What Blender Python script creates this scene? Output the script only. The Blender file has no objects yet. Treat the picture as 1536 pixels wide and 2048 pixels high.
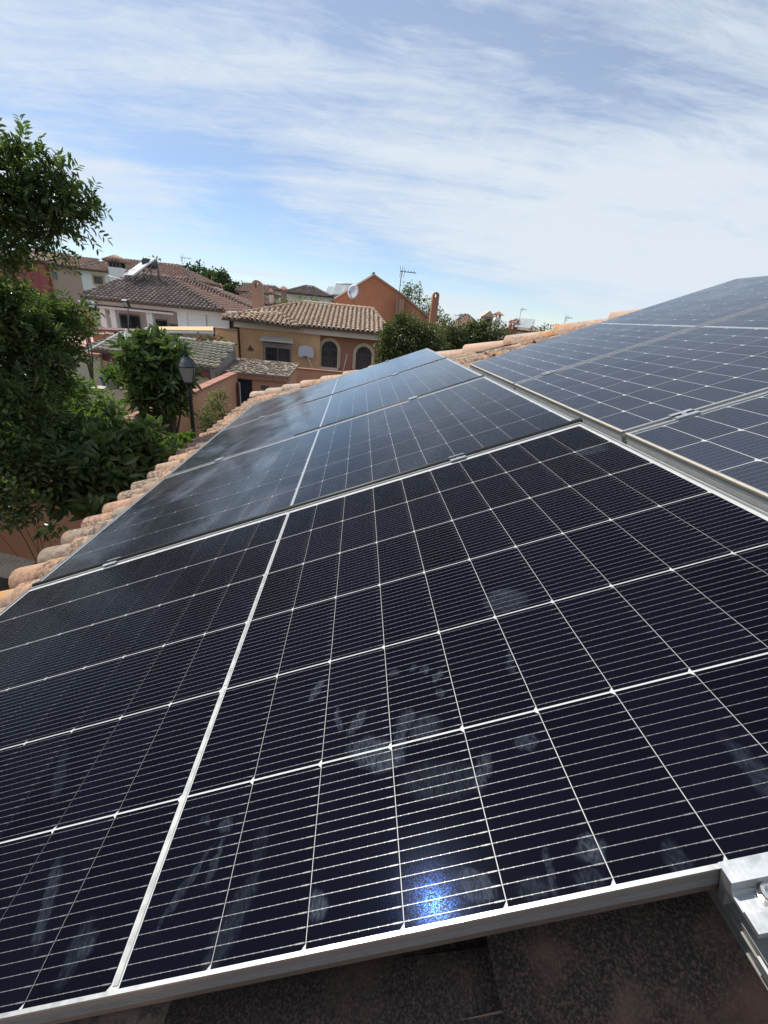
import bpy, math, random
import numpy as np
from mathutils import Vector, Matrix, Euler

rnd = random.Random(7)
NR = np.random.default_rng(11)
SC = bpy.context.scene
COL = SC.collection
PI = math.pi
R = math.radians

# ------------------------------------------------------------------ camera
FPX = 826.94
CAM_AX = np.array([[0.9946867, -0.0505448, 0.0896861],
                   [0.0595526, -0.4281173, -0.9017589],
                   [0.0839754, 0.9023086, -0.4228325]])      # right, down, forward
CAM_C = np.array([0.20665, -0.16522, 0.62403])
cam = bpy.data.cameras.new('camera')
cam.sensor_fit = 'HORIZONTAL'
cam.sensor_width = 36.0
cam.lens = 36.0 * FPX / 1536.0
cam.clip_start = 0.02
cam.clip_end = 9000
camo = bpy.data.objects.new('camera', cam)
COL.objects.link(camo)
r_, d_, f_ = CAM_AX
camo.matrix_world = Matrix(((r_[0], -d_[0], -f_[0], CAM_C[0]), (r_[1], -d_[1], -f_[1], CAM_C[1]),
                            (r_[2], -d_[2], -f_[2], CAM_C[2]), (0, 0, 0, 1)))
SC.camera = camo

# ------------------------------------------------------------------ world, sun, exposure
SUN_DIR = Vector((-0.50, 0.353, 0.791)).normalized()        # towards the sun
SUN_EL = math.asin(SUN_DIR.z)
SUN_AZ = math.atan2(SUN_DIR.x, SUN_DIR.y)
w = bpy.data.worlds.new('World')
SC.world = w
w.use_nodes = True
nt = w.node_tree
nt.nodes.clear()


def N(nt, t, **kw):
    n = nt.nodes.new(t)
    for k, v in kw.items():
        if k in n.bl_rna.properties:
            setattr(n, k, v)
        else:
            n.inputs[k].default_value = v
    return n


def math_(nt, op, a, b=None, clamp=False):
    n = nt.nodes.new('ShaderNodeMath')
    n.operation = op
    n.use_clamp = clamp
    for i, x in enumerate((a, b)):
        if x is None:
            continue
        if isinstance(x, (int, float)):
            n.inputs[i].default_value = x
        else:
            nt.links.new(x, n.inputs[i])
    return n.outputs[0]


def maprange(nt, val, a, b, c=0.0, d=1.0, smooth=True):
    n = nt.nodes.new('ShaderNodeMapRange')
    if smooth:
        n.interpolation_type = 'SMOOTHSTEP'
    nt.links.new(val, n.inputs[0])
    for i, x in enumerate((a, b, c, d)):
        n.inputs[i + 1].default_value = x
    return n.outputs[0]


def mixc(nt, fac, a, b, mode='MIX'):
    n = nt.nodes.new('ShaderNodeMix')
    n.data_type = 'RGBA'
    n.blend_type = mode
    for i, x in ((0, fac), (6, a), (7, b)):
        if isinstance(x, (int, float)):
            n.inputs[i].default_value = x
        elif isinstance(x, (tuple, list)):
            n.inputs[i].default_value = (*x[:3], 1)
        else:
            nt.links.new(x, n.inputs[i])
    return n.outputs[2]


def noise(nt, vec, scale, detail=4.0, rough=0.55, dist=0.0, out=0):
    n = N(nt, 'ShaderNodeTexNoise')
    n.inputs['Scale'].default_value = scale
    n.inputs['Detail'].default_value = detail
    n.inputs['Roughness'].default_value = rough
    n.inputs['Distortion'].default_value = dist
    if vec is not None:
        nt.links.new(vec, n.inputs['Vector'])
    return n.outputs[out]


sky = N(nt, 'ShaderNodeTexSky', sky_type='NISHITA')
sky.sun_disc = False
sky.sun_elevation = SUN_EL
sky.sun_rotation = SUN_AZ
sky.air_density = 1.0
sky.dust_density = 0.0
sky.altitude = 1200
sky.ozone_density = 1.0
tc = N(nt, 'ShaderNodeTexCoord')
sx = N(nt, 'ShaderNodeSeparateXYZ')
nt.links.new(tc.outputs['Generated'], sx.inputs[0])
zz = math_(nt, 'MAXIMUM', sx.outputs[2], 0.0)
den = math_(nt, 'ADD', zz, 0.16)
cx = N(nt, 'ShaderNodeCombineXYZ')
nt.links.new(math_(nt, 'DIVIDE', sx.outputs[0], den), cx.inputs[0])
nt.links.new(math_(nt, 'DIVIDE', sx.outputs[1], den), cx.inputs[1])
# cirrus streaks: a plane of cloud, stretched along one wind direction
def cloud_layer(rot, sc, loc, scale, detail, rough, dist):
    mp = N(nt, 'ShaderNodeMapping')
    mp.inputs['Rotation'].default_value = (0, 0, R(rot))
    mp.inputs['Scale'].default_value = (*sc, 1)
    mp.inputs['Location'].default_value = (*loc, 0)
    nt.links.new(cx.outputs[0], mp.inputs[0])
    return noise(nt, mp.outputs[0], scale, detail, rough, dist)
n1 = cloud_layer(-35, (0.75, 1.0), (12.51, 1.31), 0.55, 9, 0.58, 0.8)
n2 = cloud_layer(-50, (0.22, 1.6), (0.3, 5.2), 1.7, 11, 0.68, 0.35)
n3 = cloud_layer(15, (0.9, 1.0), (0.26, 16.75), 0.40, 3, 0.5, 0.3)
n4 = cloud_layer(-20, (0.5, 1.3), (4.0, 9.0), 4.5, 8, 0.7, 1.2)
s = math_(nt, 'ADD', math_(nt, 'MULTIPLY', n1, 0.55), math_(nt, 'MULTIPLY', n2, 0.34))
s = math_(nt, 'ADD', s, math_(nt, 'MULTIPLY', n3, 0.45))
s = math_(nt, 'ADD', s, math_(nt, 'MULTIPLY', n4, 0.20))
mask = maprange(nt, s, 0.61, 0.89)
veil = maprange(nt, n3, 0.3, 0.7, 0.19, 0.42)
mask = math_(nt, 'MAXIMUM', mask, veil)
mask = math_(nt, 'MAXIMUM', mask, maprange(nt, zz, 0.0, 0.08, 0.2, 0.0))
mask = math_(nt, 'MULTIPLY', mask, 0.96)
skyc = mixc(nt, 1.0, sky.outputs[0], (0.93, 1.02, 1.14), 'MULTIPLY')
cl = mixc(nt, mask, skyc, (6.35, 7.0, 7.7))
bg = N(nt, 'ShaderNodeBackground')
bg.inputs['Strength'].default_value = 0.088
nt.links.new(cl, bg.inputs['Color'])
wo = N(nt, 'ShaderNodeOutputWorld')
nt.links.new(bg.outputs[0], wo.inputs[0])

sl = bpy.data.lights.new('sun', 'SUN')
sl.energy = 3.7
sl.angle = R(0.53)
sl.color = (1.0, 0.955, 0.88)
slo = bpy.data.objects.new('sun', sl)
slo.rotation_euler = SUN_DIR.to_track_quat('Z', 'Y').to_euler()
slo.location = (-20, 14, 32)
COL.objects.link(slo)
SC.view_settings.view_transform = 'Standard'
SC.view_settings.look = 'None'
SC.view_settings.exposure = 0.44
SC.view_settings.gamma = 1.0
SC.cycles.max_bounces = 8
SC.cycles.transparent_max_bounces = 24
SC.cycles.caustics_reflective = False
SC.cycles.caustics_refractive = False


# ------------------------------------------------------------------ geometry helpers
def ray(px, py):
    return CAM_AX.T @ np.array([(px - 768) / FPX, (py - 1024) / FPX, 1.0])


def at(px, py, Y):
    """the point seen in this direction on the vertical plane y = Y"""
    d = ray(px, py)
    return Vector(CAM_C + d * (Y - CAM_C[1]) / d[1])


TH = R(22.0)
ROOF = Matrix(((math.cos(TH), 0, -math.sin(TH), 0), (0, 1, 0, 0), (math.sin(TH), 0, math.cos(TH), 0), (0, 0, 0, 1)))


def rp(u, v, w_=0.0):
    return ROOF @ Vector((u, v, w_))


class MB:
    def __init__(self):
        self.v, self.f, self.s = [], [], []

    def add(self, vs, fs, smooth=False):
        b = len(self.v)
        self.v += [tuple(x) for x in vs]
        self.f += [tuple(i + b for i in f) for f in fs]
        self.s += [smooth] * len(fs)
        return self

    def box(self, a, b, mtx=None):
        x0, y0, z0 = a
        x1, y1, z1 = b
        vs = [Vector(p) for p in ((x0, y0, z0), (x1, y0, z0), (x1, y1, z0), (x0, y1, z0),
                                  (x0, y0, z1), (x1, y0, z1), (x1, y1, z1), (x0, y1, z1))]
        if mtx is not None:
            vs = [mtx @ p for p in vs]
        return self.add(vs, [(0, 3, 2, 1), (4, 5, 6, 7), (0, 1, 5, 4), (1, 2, 6, 5), (2, 3, 7, 6), (3, 0, 4, 7)])

    def prism(self, poly, ext):
        """polygon of 3D points pushed along ext"""
        ext = Vector(ext)
        n = len(poly)
        p = [Vector(q) for q in poly]
        vs = p + [q + ext for q in p]
        fs = [tuple(range(n))[::-1], tuple(range(n, 2 * n))]
        fs += [(i, (i + 1) % n, n + (i + 1) % n, n + i) for i in range(n)]
        return self.add(vs, fs)

    def tube(self, pts, rad, seg=8, smooth=True, caps=True):
        pts = [Vector(p) for p in pts]
        if not hasattr(rad, '__len__'):
            rad = [rad] * len(pts)
        vs, fs = [], []
        up = None
        for i, p in enumerate(pts):
            t = (pts[min(i + 1, len(pts) - 1)] - pts[max(i - 1, 0)]).normalized()
            if up is None:
                up = Vector((0, 0, 1)) if abs(t.z) < 0.9 else Vector((1, 0, 0))
            x = up.cross(t).normalized()
            y = t.cross(x).normalized()
            up = y
            for k in range(seg):
                a = 2 * PI * k / seg
                vs.append(p + (x * math.cos(a) + y * math.sin(a)) * rad[i])
        for i in range(len(pts) - 1):
            for k in range(seg):
                a, b = i * seg + k, i * seg + (k + 1) % seg
                fs.append((a, b, b + seg, a + seg))
        self.add(vs, fs, smooth)
        if caps:
            n0 = len(self.v) - len(vs)
            self.f += [tuple(n0 + k for k in range(seg))[::-1], tuple(n0 + (len(pts) - 1) * seg + k for k in range(seg))]
            self.s += [False, False]
        return self

    def mesh(self, name, m=None):
        me = bpy.data.meshes.new(name)
        me.from_pydata(self.v, [], self.f)
        me.polygons.foreach_set('use_smooth', self.s)
        if m:
            me.materials.append(m)
        me.update()
        return me

    def build(self, name, m, parent=None, mw=None):
        return link(name, self.mesh(name, m), parent, mw)


def link(name, me, parent=None, mw=None):
    o = bpy.data.objects.new(name, me)
    COL.objects.link(o)
    if parent is not None:
        o.parent = parent
        o.matrix_parent_inverse = WORLD_OF.get(parent.name, Matrix()).inverted()
    if mw is not None:
        o.matrix_basis = mw
    WORLD_OF[o.name] = mw.copy() if mw is not None else Matrix()
    return o


WORLD_OF = {}


def tag(o, label=None, cat=None, group=None, kind=None):
    for k, v in (('label', label), ('category', cat), ('group', group), ('kind', kind)):
        if v:
            o[k] = v
    return o


def thing(name, loc, label, cat, group=None, mw=None):
    o = bpy.data.objects.new(name, None)
    o.empty_display_size = 0.2
    COL.objects.link(o)
    m = mw if mw is not None else Matrix.Translation(Vector(loc))
    o.matrix_basis = m
    WORLD_OF[o.name] = m.copy()
    return tag(o, label, cat, group)


def fast_mesh(name, verts, faces, m, smooth=False):
    """verts (n,3), faces (k,c) with equal corner count"""
    me = bpy.data.meshes.new(name)
    nf, c = faces.shape
    me.vertices.add(len(verts))
    me.vertices.foreach_set('co', verts.astype(np.float32).ravel())
    me.loops.add(nf * c)
    me.loops.foreach_set('vertex_index', faces.astype(np.int32).ravel())
    me.polygons.add(nf)
    me.polygons.foreach_set('loop_start', np.arange(0, nf * c, c, dtype=np.int32))
    me.polygons.foreach_set('use_smooth', np.full(nf, smooth))
    me.update(calc_edges=True)
    me.materials.append(m)
    return me


# ------------------------------------------------------------------ materials
def newmat(name):
    m = bpy.data.materials.new(name)
    m.use_nodes = True
    n = m.node_tree
    b = n.nodes['Principled BSDF']
    return m, n, b


def coords(n, kind='Object', scale=None, geo=False):
    if geo:
        g = N(n, 'ShaderNodeNewGeometry')
        o = g.outputs['Position']
    else:
        o = N(n, 'ShaderNodeTexCoord').outputs[kind]
    if scale:
        mp = N(n, 'ShaderNodeMapping')
        mp.inputs['Scale'].default_value = scale
        n.links.new(o, mp.inputs[0])
        o = mp.outputs[0]
    return o


def bump(n, b, h, strength, dist):
    bp = N(n, 'ShaderNodeBump')
    bp.inputs['Strength'].default_value = strength
    bp.inputs['Distance'].default_value = dist
    n.links.new(h, bp.inputs['Height'])
    n.links.new(bp.outputs[0], b.inputs['Normal'])


def plain(name, c, rough=0.6, metal=0.0, c2=None, scale=3.0, bmp=0.0, bd=0.01, stretch=None, lo=0.35, hi=0.7):
    m, n, b = newmat(name)
    b.inputs['Roughness'].default_value = rough
    b.inputs['Metallic'].default_value = metal
    b.inputs['Base Color'].default_value = (*c, 1)
    p = coords(n, geo=True, scale=stretch)
    f = noise(n, p, scale, 6, 0.65)
    if c2:
        col = mixc(n, maprange(n, f, lo, hi), c, c2)
        n.links.new(col, b.inputs['Base Color'])
    if bmp:
        bump(n, b, noise(n, p, scale * 6, 4, 0.6), bmp, bd)
    return m


def stucco(name, c, c2, stain=(0.25, 0.2, 0.17), amount=0.35):
    """painted render: blotches, vertical dirt runs, fine grain"""
    m, n, b = newmat(name)
    b.inputs['Roughness'].default_value = 0.9
    p = coords(n, geo=True)
    f = noise(n, p, 0.8, 5, 0.6)
    col = mixc(n, maprange(n, f, 0.35, 0.68), c, c2)
    run = noise(n, coords(n, geo=True, scale=(2.2, 2.2, 0.35)), 1.4, 6, 0.7)
    col = mixc(n, math_(n, 'MULTIPLY', maprange(n, run, 0.52, 0.78), amount), col, stain)
    g = noise(n, p, 25, 3, 0.7)
    col = mixc(n, math_(n, 'MULTIPLY', maprange(n, g, 0.35, 0.75), 0.25), col, tuple(x * 0.7 for x in c))
    n.links.new(col, b.inputs['Base Color'])
    bump(n, b, g, 0.4, 0.008)
    return m


def tile_mat(name, cols, dark=(0.09, 0.08, 0.07), dark_amt=0.5, lichen=None, lichen_amt=0.0, sc=1.0, obj_random=True, patch_r=(0.40, 0.66), sp_r=(0.46, 0.60), patch_s=None):
    m, n, b = newmat(name)
    b.inputs['Roughness'].default_value = 0.88
    p = coords(n, geo=True)
    g = N(n, 'ShaderNodeNewGeometry')
    oi = N(n, 'ShaderNodeObjectInfo')
    rv = oi.outputs['Random'] if obj_random else g.outputs['Random Per Island']
    rp_ = N(n, 'ShaderNodeValToRGB')
    rp_.color_ramp.interpolation = 'LINEAR'
    el = rp_.color_ramp.elements
    while len(el) < len(cols):
        el.new(0.5)
    for i, c in enumerate(cols):
        el[i].position = i / (len(cols) - 1)
        el[i].color = (*c, 1)
    n.links.new(rv, rp_.inputs[0])
    col = rp_.outputs[0]
    f = noise(n, p, 5.0 * sc, 6, 0.65)
    col = mixc(n, math_(n, 'MULTIPLY', maprange(n, f, 0.3, 0.75), 0.45), col, tuple(x * 0.62 for x in cols[0]))
    # black mould speckle gathered in patches
    patch = maprange(n, noise(n, p, patch_s or 2.6 * sc, 4, 0.6), *patch_r)
    sp = maprange(n, noise(n, p, 34 * sc, 5, 0.7), *sp_r)
    k = math_(n, 'MULTIPLY', math_(n, 'MULTIPLY', patch, sp), dark_amt)
    col = mixc(n, k, col, dark)
    if lichen:
        lp = maprange(n, noise(n, p, 3.3 * sc, 3, 0.6, 0.4), 0.60 - 0.1 * lichen_amt, 0.66)
        ls = maprange(n, noise(n, p, 20 * sc, 4, 0.7), 0.42, 0.56)
        col = mixc(n, math_(n, 'MULTIPLY', math_(n, 'MULTIPLY', lp, ls), 0.9), col, lichen)
    n.links.new(col, b.inputs['Base Color'])
    bump(n, b, noise(n, p, 30 * sc, 6, 0.7), 0.75, 0.009 / sc)
    return m


M = {}
# own roof tiles
TC = [(0.53, 0.30, 0.185), (0.60, 0.36, 0.235), (0.48, 0.27, 0.175), (0.40, 0.31, 0.235), (0.30, 0.255, 0.20), (0.58, 0.36, 0.24), (0.43, 0.30, 0.22)]
M['tile'] = tile_mat('terracotta_tile', TC, dark_amt=0.85, lichen=(0.50, 0.26, 0.07), lichen_amt=0.25, patch_r=(0.30, 0.54), sp_r=(0.43, 0.56))
M['tile_grimy_shaded'] = tile_mat('grimy_shaded_tile', [(0.19, 0.11, 0.078), (0.21, 0.12, 0.088), (0.16, 0.095, 0.07)], dark=(0.02, 0.017, 0.015), dark_amt=1.0, sc=10.0, patch_r=(0.24, 0.52), sp_r=(0.30, 0.58), patch_s=9.0)  # mould speckle over a base darkened for the missing shade below the panel
M['tile_hip'] = tile_mat('lichened_ridge_tile', [(0.56, 0.37, 0.27), (0.46, 0.35, 0.28), (0.60, 0.40, 0.29)], dark_amt=1.1,
                         lichen=(0.52, 0.20, 0.03), lichen_amt=0.75)
M['mortar'] = plain('weathered_mortar', (0.16, 0.13, 0.11), 0.95, c2=(0.06, 0.055, 0.05), scale=20, bmp=0.8)
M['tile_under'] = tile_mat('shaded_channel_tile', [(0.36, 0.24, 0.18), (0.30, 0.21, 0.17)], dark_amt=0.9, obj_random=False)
# neighbours' tiles
M['tile_h'] = tile_mat('sand_clay_tile', [(0.70, 0.48, 0.33), (0.78, 0.60, 0.44), (0.64, 0.42, 0.29), (0.74, 0.56, 0.38)], dark=(0.2, 0.15, 0.11),
                       dark_amt=0.5, sc=0.6, obj_random=False)
M['tile_d'] = tile_mat('dark_weathered_tile', [(0.24, 0.18, 0.155), (0.36, 0.27, 0.23), (0.17, 0.135, 0.12), (0.30, 0.22, 0.185)],
                       dark=(0.05, 0.045, 0.045), dark_amt=0.6, sc=0.6, obj_random=False)
M['tile_r'] = tile_mat('red_brown_tile', [(0.38, 0.22, 0.17), (0.44, 0.28, 0.21), (0.30, 0.19, 0.15)], dark_amt=0.45, sc=0.5, obj_random=False)
M['tile_f'] = tile_mat('mossy_tile', [(0.27, 0.25, 0.19), (0.33, 0.31, 0.24), (0.22, 0.21, 0.16), (0.38, 0.33, 0.25)], dark=(0.08, 0.08, 0.06),
                       dark_amt=0.6, lichen=(0.42, 0.25, 0.12), lichen_amt=0.2, sc=0.8)
M['hip_h'] = plain('hip_mortar_tile', (0.50, 0.36, 0.26), 0.9, c2=(0.34, 0.26, 0.2), scale=4, bmp=0.5, bd=0.03)
M['hip_d'] = plain('dark_hip_tile', (0.30, 0.23, 0.20), 0.9, c2=(0.17, 0.14, 0.13), scale=4, bmp=0.5, bd=0.03)
# walls
M['orange'] = stucco('ochre_render', (0.66, 0.42, 0.24), (0.60, 0.37, 0.21))
M['orange_dark'] = stucco('brown_render', (0.36, 0.175, 0.12), (0.32, 0.155, 0.105))
M['terracotta'] = stucco('terracotta_render', (0.56, 0.29, 0.19), (0.50, 0.25, 0.165), amount=0.3)
M['brickwall'] = stucco('rust_render', (0.44, 0.19, 0.105), (0.36, 0.165, 0.10), stain=(0.45, 0.33, 0.26), amount=0.6)
M['white'] = stucco('white_render', (0.86, 0.85, 0.83), (0.82, 0.81, 0.79), stain=(0.5, 0.47, 0.44), amount=0.25)
M['pink'] = stucco('pale_pink_render', (0.76, 0.68, 0.64), (0.72, 0.64, 0.60))
M['rose'] = stucco('rose_red_render', (0.42, 0.12, 0.11), (0.36, 0.10, 0.10))
M['beige'] = stucco('beige_render', (0.52, 0.38, 0.29), (0.46, 0.34, 0.26))
M['cream'] = stucco('cream_render', (0.58, 0.50, 0.37), (0.50, 0.43, 0.33))
M['fascia'] = stucco('grey_cream_fascia', (0.66, 0.59, 0.49), (0.58, 0.52, 0.44))
M['grey'] = stucco('bare_grey_cement', (0.24, 0.23, 0.21), (0.15, 0.145, 0.135), stain=(0.06, 0.06, 0.055), amount=0.8)
M['oldchim'] = stucco('stained_old_render', (0.42, 0.24, 0.17), (0.30, 0.23, 0.19), stain=(0.16, 0.13, 0.12), amount=0.9)
M['trim'] = plain('ochre_window_trim', (0.55, 0.40, 0.22), 0.8)
M['archtrim'] = plain('cream_arch_trim', (0.52, 0.43, 0.30), 0.85, c2=(0.44, 0.37, 0.27), scale=6)
M['coping'] = plain('clay_coping', (0.42, 0.19, 0.13), 0.8, c2=(0.30, 0.14, 0.10), scale=7, bmp=0.3)
M['redwood'] = plain('dark_red_paint', (0.17, 0.045, 0.04), 0.45, c2=(0.12, 0.035, 0.03), scale=5)
M['iron'] = plain('black_iron', (0.02, 0.02, 0.022), 0.45, metal=0.3)
M['irongrey'] = plain('dull_grey_iron', (0.10, 0.10, 0.11), 0.5, metal=0.4)
M['door'] = plain('dark_blue_door_paint', (0.018, 0.024, 0.035), 0.4, c2=(0.03, 0.04, 0.055), scale=3)
M['whitepaint'] = plain('white_paint', (0.78, 0.78, 0.76), 0.5, c2=(0.66, 0.65, 0.62), scale=6)
M['greypaint'] = plain('light_grey_paint', (0.45, 0.45, 0.46), 0.5, c2=(0.35, 0.35, 0.36), scale=8)
M['stone'] = plain('pebbled_roof_gravel', (0.38, 0.30, 0.23), 0.95, c2=(0.13, 0.115, 0.10), scale=26, bmp=1.0, bd=0.03, lo=0.45, hi=0.58)
M['awning'] = plain('orange_canvas', (0.66, 0.42, 0.22), 0.85, c2=(0.6, 0.38, 0.2), scale=3)
M['terrace'] = plain('pink_terrace_tile', (0.52, 0.31, 0.25), 0.8, c2=(0.45, 0.27, 0.22), scale=4)
M['tankdark'] = plain('dark_water_tank', (0.05, 0.055, 0.065), 0.5)
M['solarwhite'] = plain('sun_bleached_collector', (0.70, 0.72, 0.72), 0.35)
M['board'] = plain('grey_white_backboard', (0.52, 0.54, 0.60), 0.5)
M['bluepot'] = plain('blue_glazed_pot', (0.02, 0.07, 0.30), 0.3)
M['whitepot'] = plain('white_pot', (0.55, 0.57, 0.60), 0.5, c2=(0.4, 0.42, 0.46), scale=15)
M['bark'] = plain('tree_bark', (0.11, 0.085, 0.06), 0.9, c2=(0.06, 0.05, 0.04), scale=12, bmp=0.8, bd=0.02, stretch=(1, 1, 0.3))
M['soil'] = plain('garden_soil', (0.16, 0.12, 0.085), 0.95, c2=(0.10, 0.11, 0.05), scale=1.2, bmp=0.6, bd=0.05)
M['rock'] = plain('grey_rough_stone', (0.07, 0.058, 0.048), 0.95, c2=(0.05, 0.045, 0.038), scale=9, bmp=0.9, bd=0.03)
M['canvas'] = plain('pale_canvas', (0.70, 0.64, 0.58), 0.85)


def window_glass(name, c):
    m, n, b = newmat(name)
    b.inputs['Base Color'].default_value = (*c, 1)
    b.inputs['Roughness'].default_value = 0.08
    b.inputs['IOR'].default_value = 1.5
    f = noise(n, coords(n, geo=True), 1.1, 3, 0.5)
    n.links.new(mixc(n, maprange(n, f, 0.4, 0.6), c, tuple(x * 2.2 + 0.01 for x in c)), b.inputs['Base Color'])
    return m


M['glass'] = window_glass('window_glass', (0.02, 0.025, 0.035))
m, n, b = newmat('frosted_lamp_glass')
b.inputs['Base Color'].default_value = (0.46, 0.48, 0.44, 1)
b.inputs['Roughness'].default_value = 0.35
b.inputs['Transmission Weight'].default_value = 0.35
M['lampglass'] = m


def metal_mat(name, c, rough, aniso_scale=None, dirt=0.25, metal=1.0):
    m, n, b = newmat(name)
    b.inputs['Metallic'].default_value = metal
    p = coords(n, geo=True)
    f = noise(n, p, 30, 5, 0.7)
    col = mixc(n, math_(n, 'MULTIPLY', maprange(n, f, 0.45, 0.75), dirt), c, tuple(x * 0.5 for x in c))
    n.links.new(col, b.inputs['Base Color'])
    n.links.new(maprange(n, noise(n, p, 55, 4, 0.7), 0.3, 0.7, rough * 0.8, min(1, rough * 1.3)), b.inputs['Roughness'])
    bump(n, b, noise(n, coords(n, geo=True, scale=(400, 6, 60)), 1.0, 3, 0.6), 0.08, 0.001)
    return m


M['alu'] = metal_mat('anodised_aluminium', (0.40, 0.405, 0.405), 0.42, dirt=0.2, metal=0.75)
M['alu_side'] = metal_mat('grey_anodised_side', (0.22, 0.215, 0.205), 0.45, dirt=0.25, metal=0.35)
M['alu_face'] = metal_mat('frame_face_sky_sheen', (0.52, 0.52, 0.49), 0.5, dirt=0.25, metal=0.15)  # lighter than the other sides, in place of the sky's reflection
M['alu_foot'] = metal_mat('frame_foot_shaded_brown', (0.16, 0.13, 0.11), 0.4, dirt=0.3, metal=0.4)  # aluminium browned for its shade and the tiles it reflects
M['alu_bright'] = metal_mat('bright_aluminium', (0.45, 0.465, 0.48), 0.38, dirt=0.2, metal=0.7)
M['steel'] = metal_mat('stainless_bolt_steel', (0.72, 0.70, 0.66), 0.22, dirt=0.3)
M['lip_warmlight'] = plain('warm_light_on_lip', (0.50, 0.43, 0.33), 0.7, c2=(0.42, 0.36, 0.28), scale=40)  # warm light on the frame lip, put into the colour
M['plain_black'] = plain('plain_black_finish', (0.008, 0.008, 0.009), 0.5)
M['sheet'] = plain('white_backsheet', (0.50, 0.50, 0.49), 0.5, c2=(0.43, 0.43, 0.42), scale=20)
M['ribbon'] = metal_mat('tinned_ribbon', (0.42, 0.42, 0.40), 0.35, dirt=0.3, metal=0.6)


def cell_mat(name, base, base2, npitch, width, ticks, line_col, line_rough, flip=False):
    """silicon: base colour, printed busbars with solder pads; object space: x along the wires, y across"""
    m, n, b = newmat(name)
    p = coords(n)
    sp = N(n, 'ShaderNodeSeparateXYZ')
    n.links.new(p, sp.inputs[0])
    X, Yc = sp.outputs[0], sp.outputs[1]
    yy = math_(n, 'ADD', Yc, 10 * npitch)
    d = math_(n, 'ABSOLUTE', math_(n, 'SUBTRACT', math_(n, 'MODULO', yy, npitch), npitch / 2))
    line = math_(n, 'LESS_THAN', d, width / 2)
    # solder pads along the wire
    tx = math_(n, 'ABSOLUTE', math_(n, 'SUBTRACT', math_(n, 'MODULO', math_(n, 'ADD', X, 1.0), ticks), ticks / 2))
    pad = math_(n, 'MULTIPLY', math_(n, 'LESS_THAN', tx, width * 0.55), math_(n, 'LESS_THAN', d, width * 1.25))
    # forked end near the +x edge
    e0 = math_(n, 'MULTIPLY', math_(n, 'GREATER_THAN', X, 0.0385), math_(n, 'LESS_THAN', X, 0.0475))
    fork = math_(n, 'MULTIPLY', math_(n, 'LESS_THAN', math_(n, 'ABSOLUTE', math_(n, 'SUBTRACT', d, width * 1.0)), width * 0.22), e0)
    msk = math_(n, 'MAXIMUM', math_(n, 'MAXIMUM', math_(n, 'MULTIPLY', line, 0.8), pad), math_(n, 'MULTIPLY', fork, 0.8))
    # fine fingers across: barely lighter thread
    fx = math_(n, 'ABSOLUTE', math_(n, 'SUBTRACT', math_(n, 'MODULO', math_(n, 'ADD', X, 1.0), 0.0013), 0.00065))
    fing = math_(n, 'MULTIPLY', math_(n, 'LESS_THAN', fx, 0.00013), 0.02)
    oi = N(n, 'ShaderNodeObjectInfo')
    col = mixc(n, oi.outputs['Random'], base, base2)
    col = mixc(n, fing, col, (0.25, 0.25, 0.3))
    col = mixc(n, msk, col, line_col)
    n.links.new(col, b.inputs['Base Color'])
    n.links.new(math_(n, 'MULTIPLY', msk, 0.35), b.inputs['Metallic'])
    b.inputs['Roughness'].default_value = line_rough
    b.inputs['Specular IOR Level'].default_value = 0.0
    return m


M['cell'] = cell_mat('mono_silicon_cell', (0.0026, 0.0029, 0.0062), (0.0038, 0.0040, 0.0092), 0.0114, 0.00046, 0.0098, (0.26, 0.26, 0.26), 0.36)
M['cell_far'] = cell_mat('mono_silicon_cell_dusty', (0.017, 0.021, 0.033), (0.022, 0.026, 0.04), 0.0149, 0.0006, 0.0098, (0.16, 0.17, 0.20), 0.4)


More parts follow.
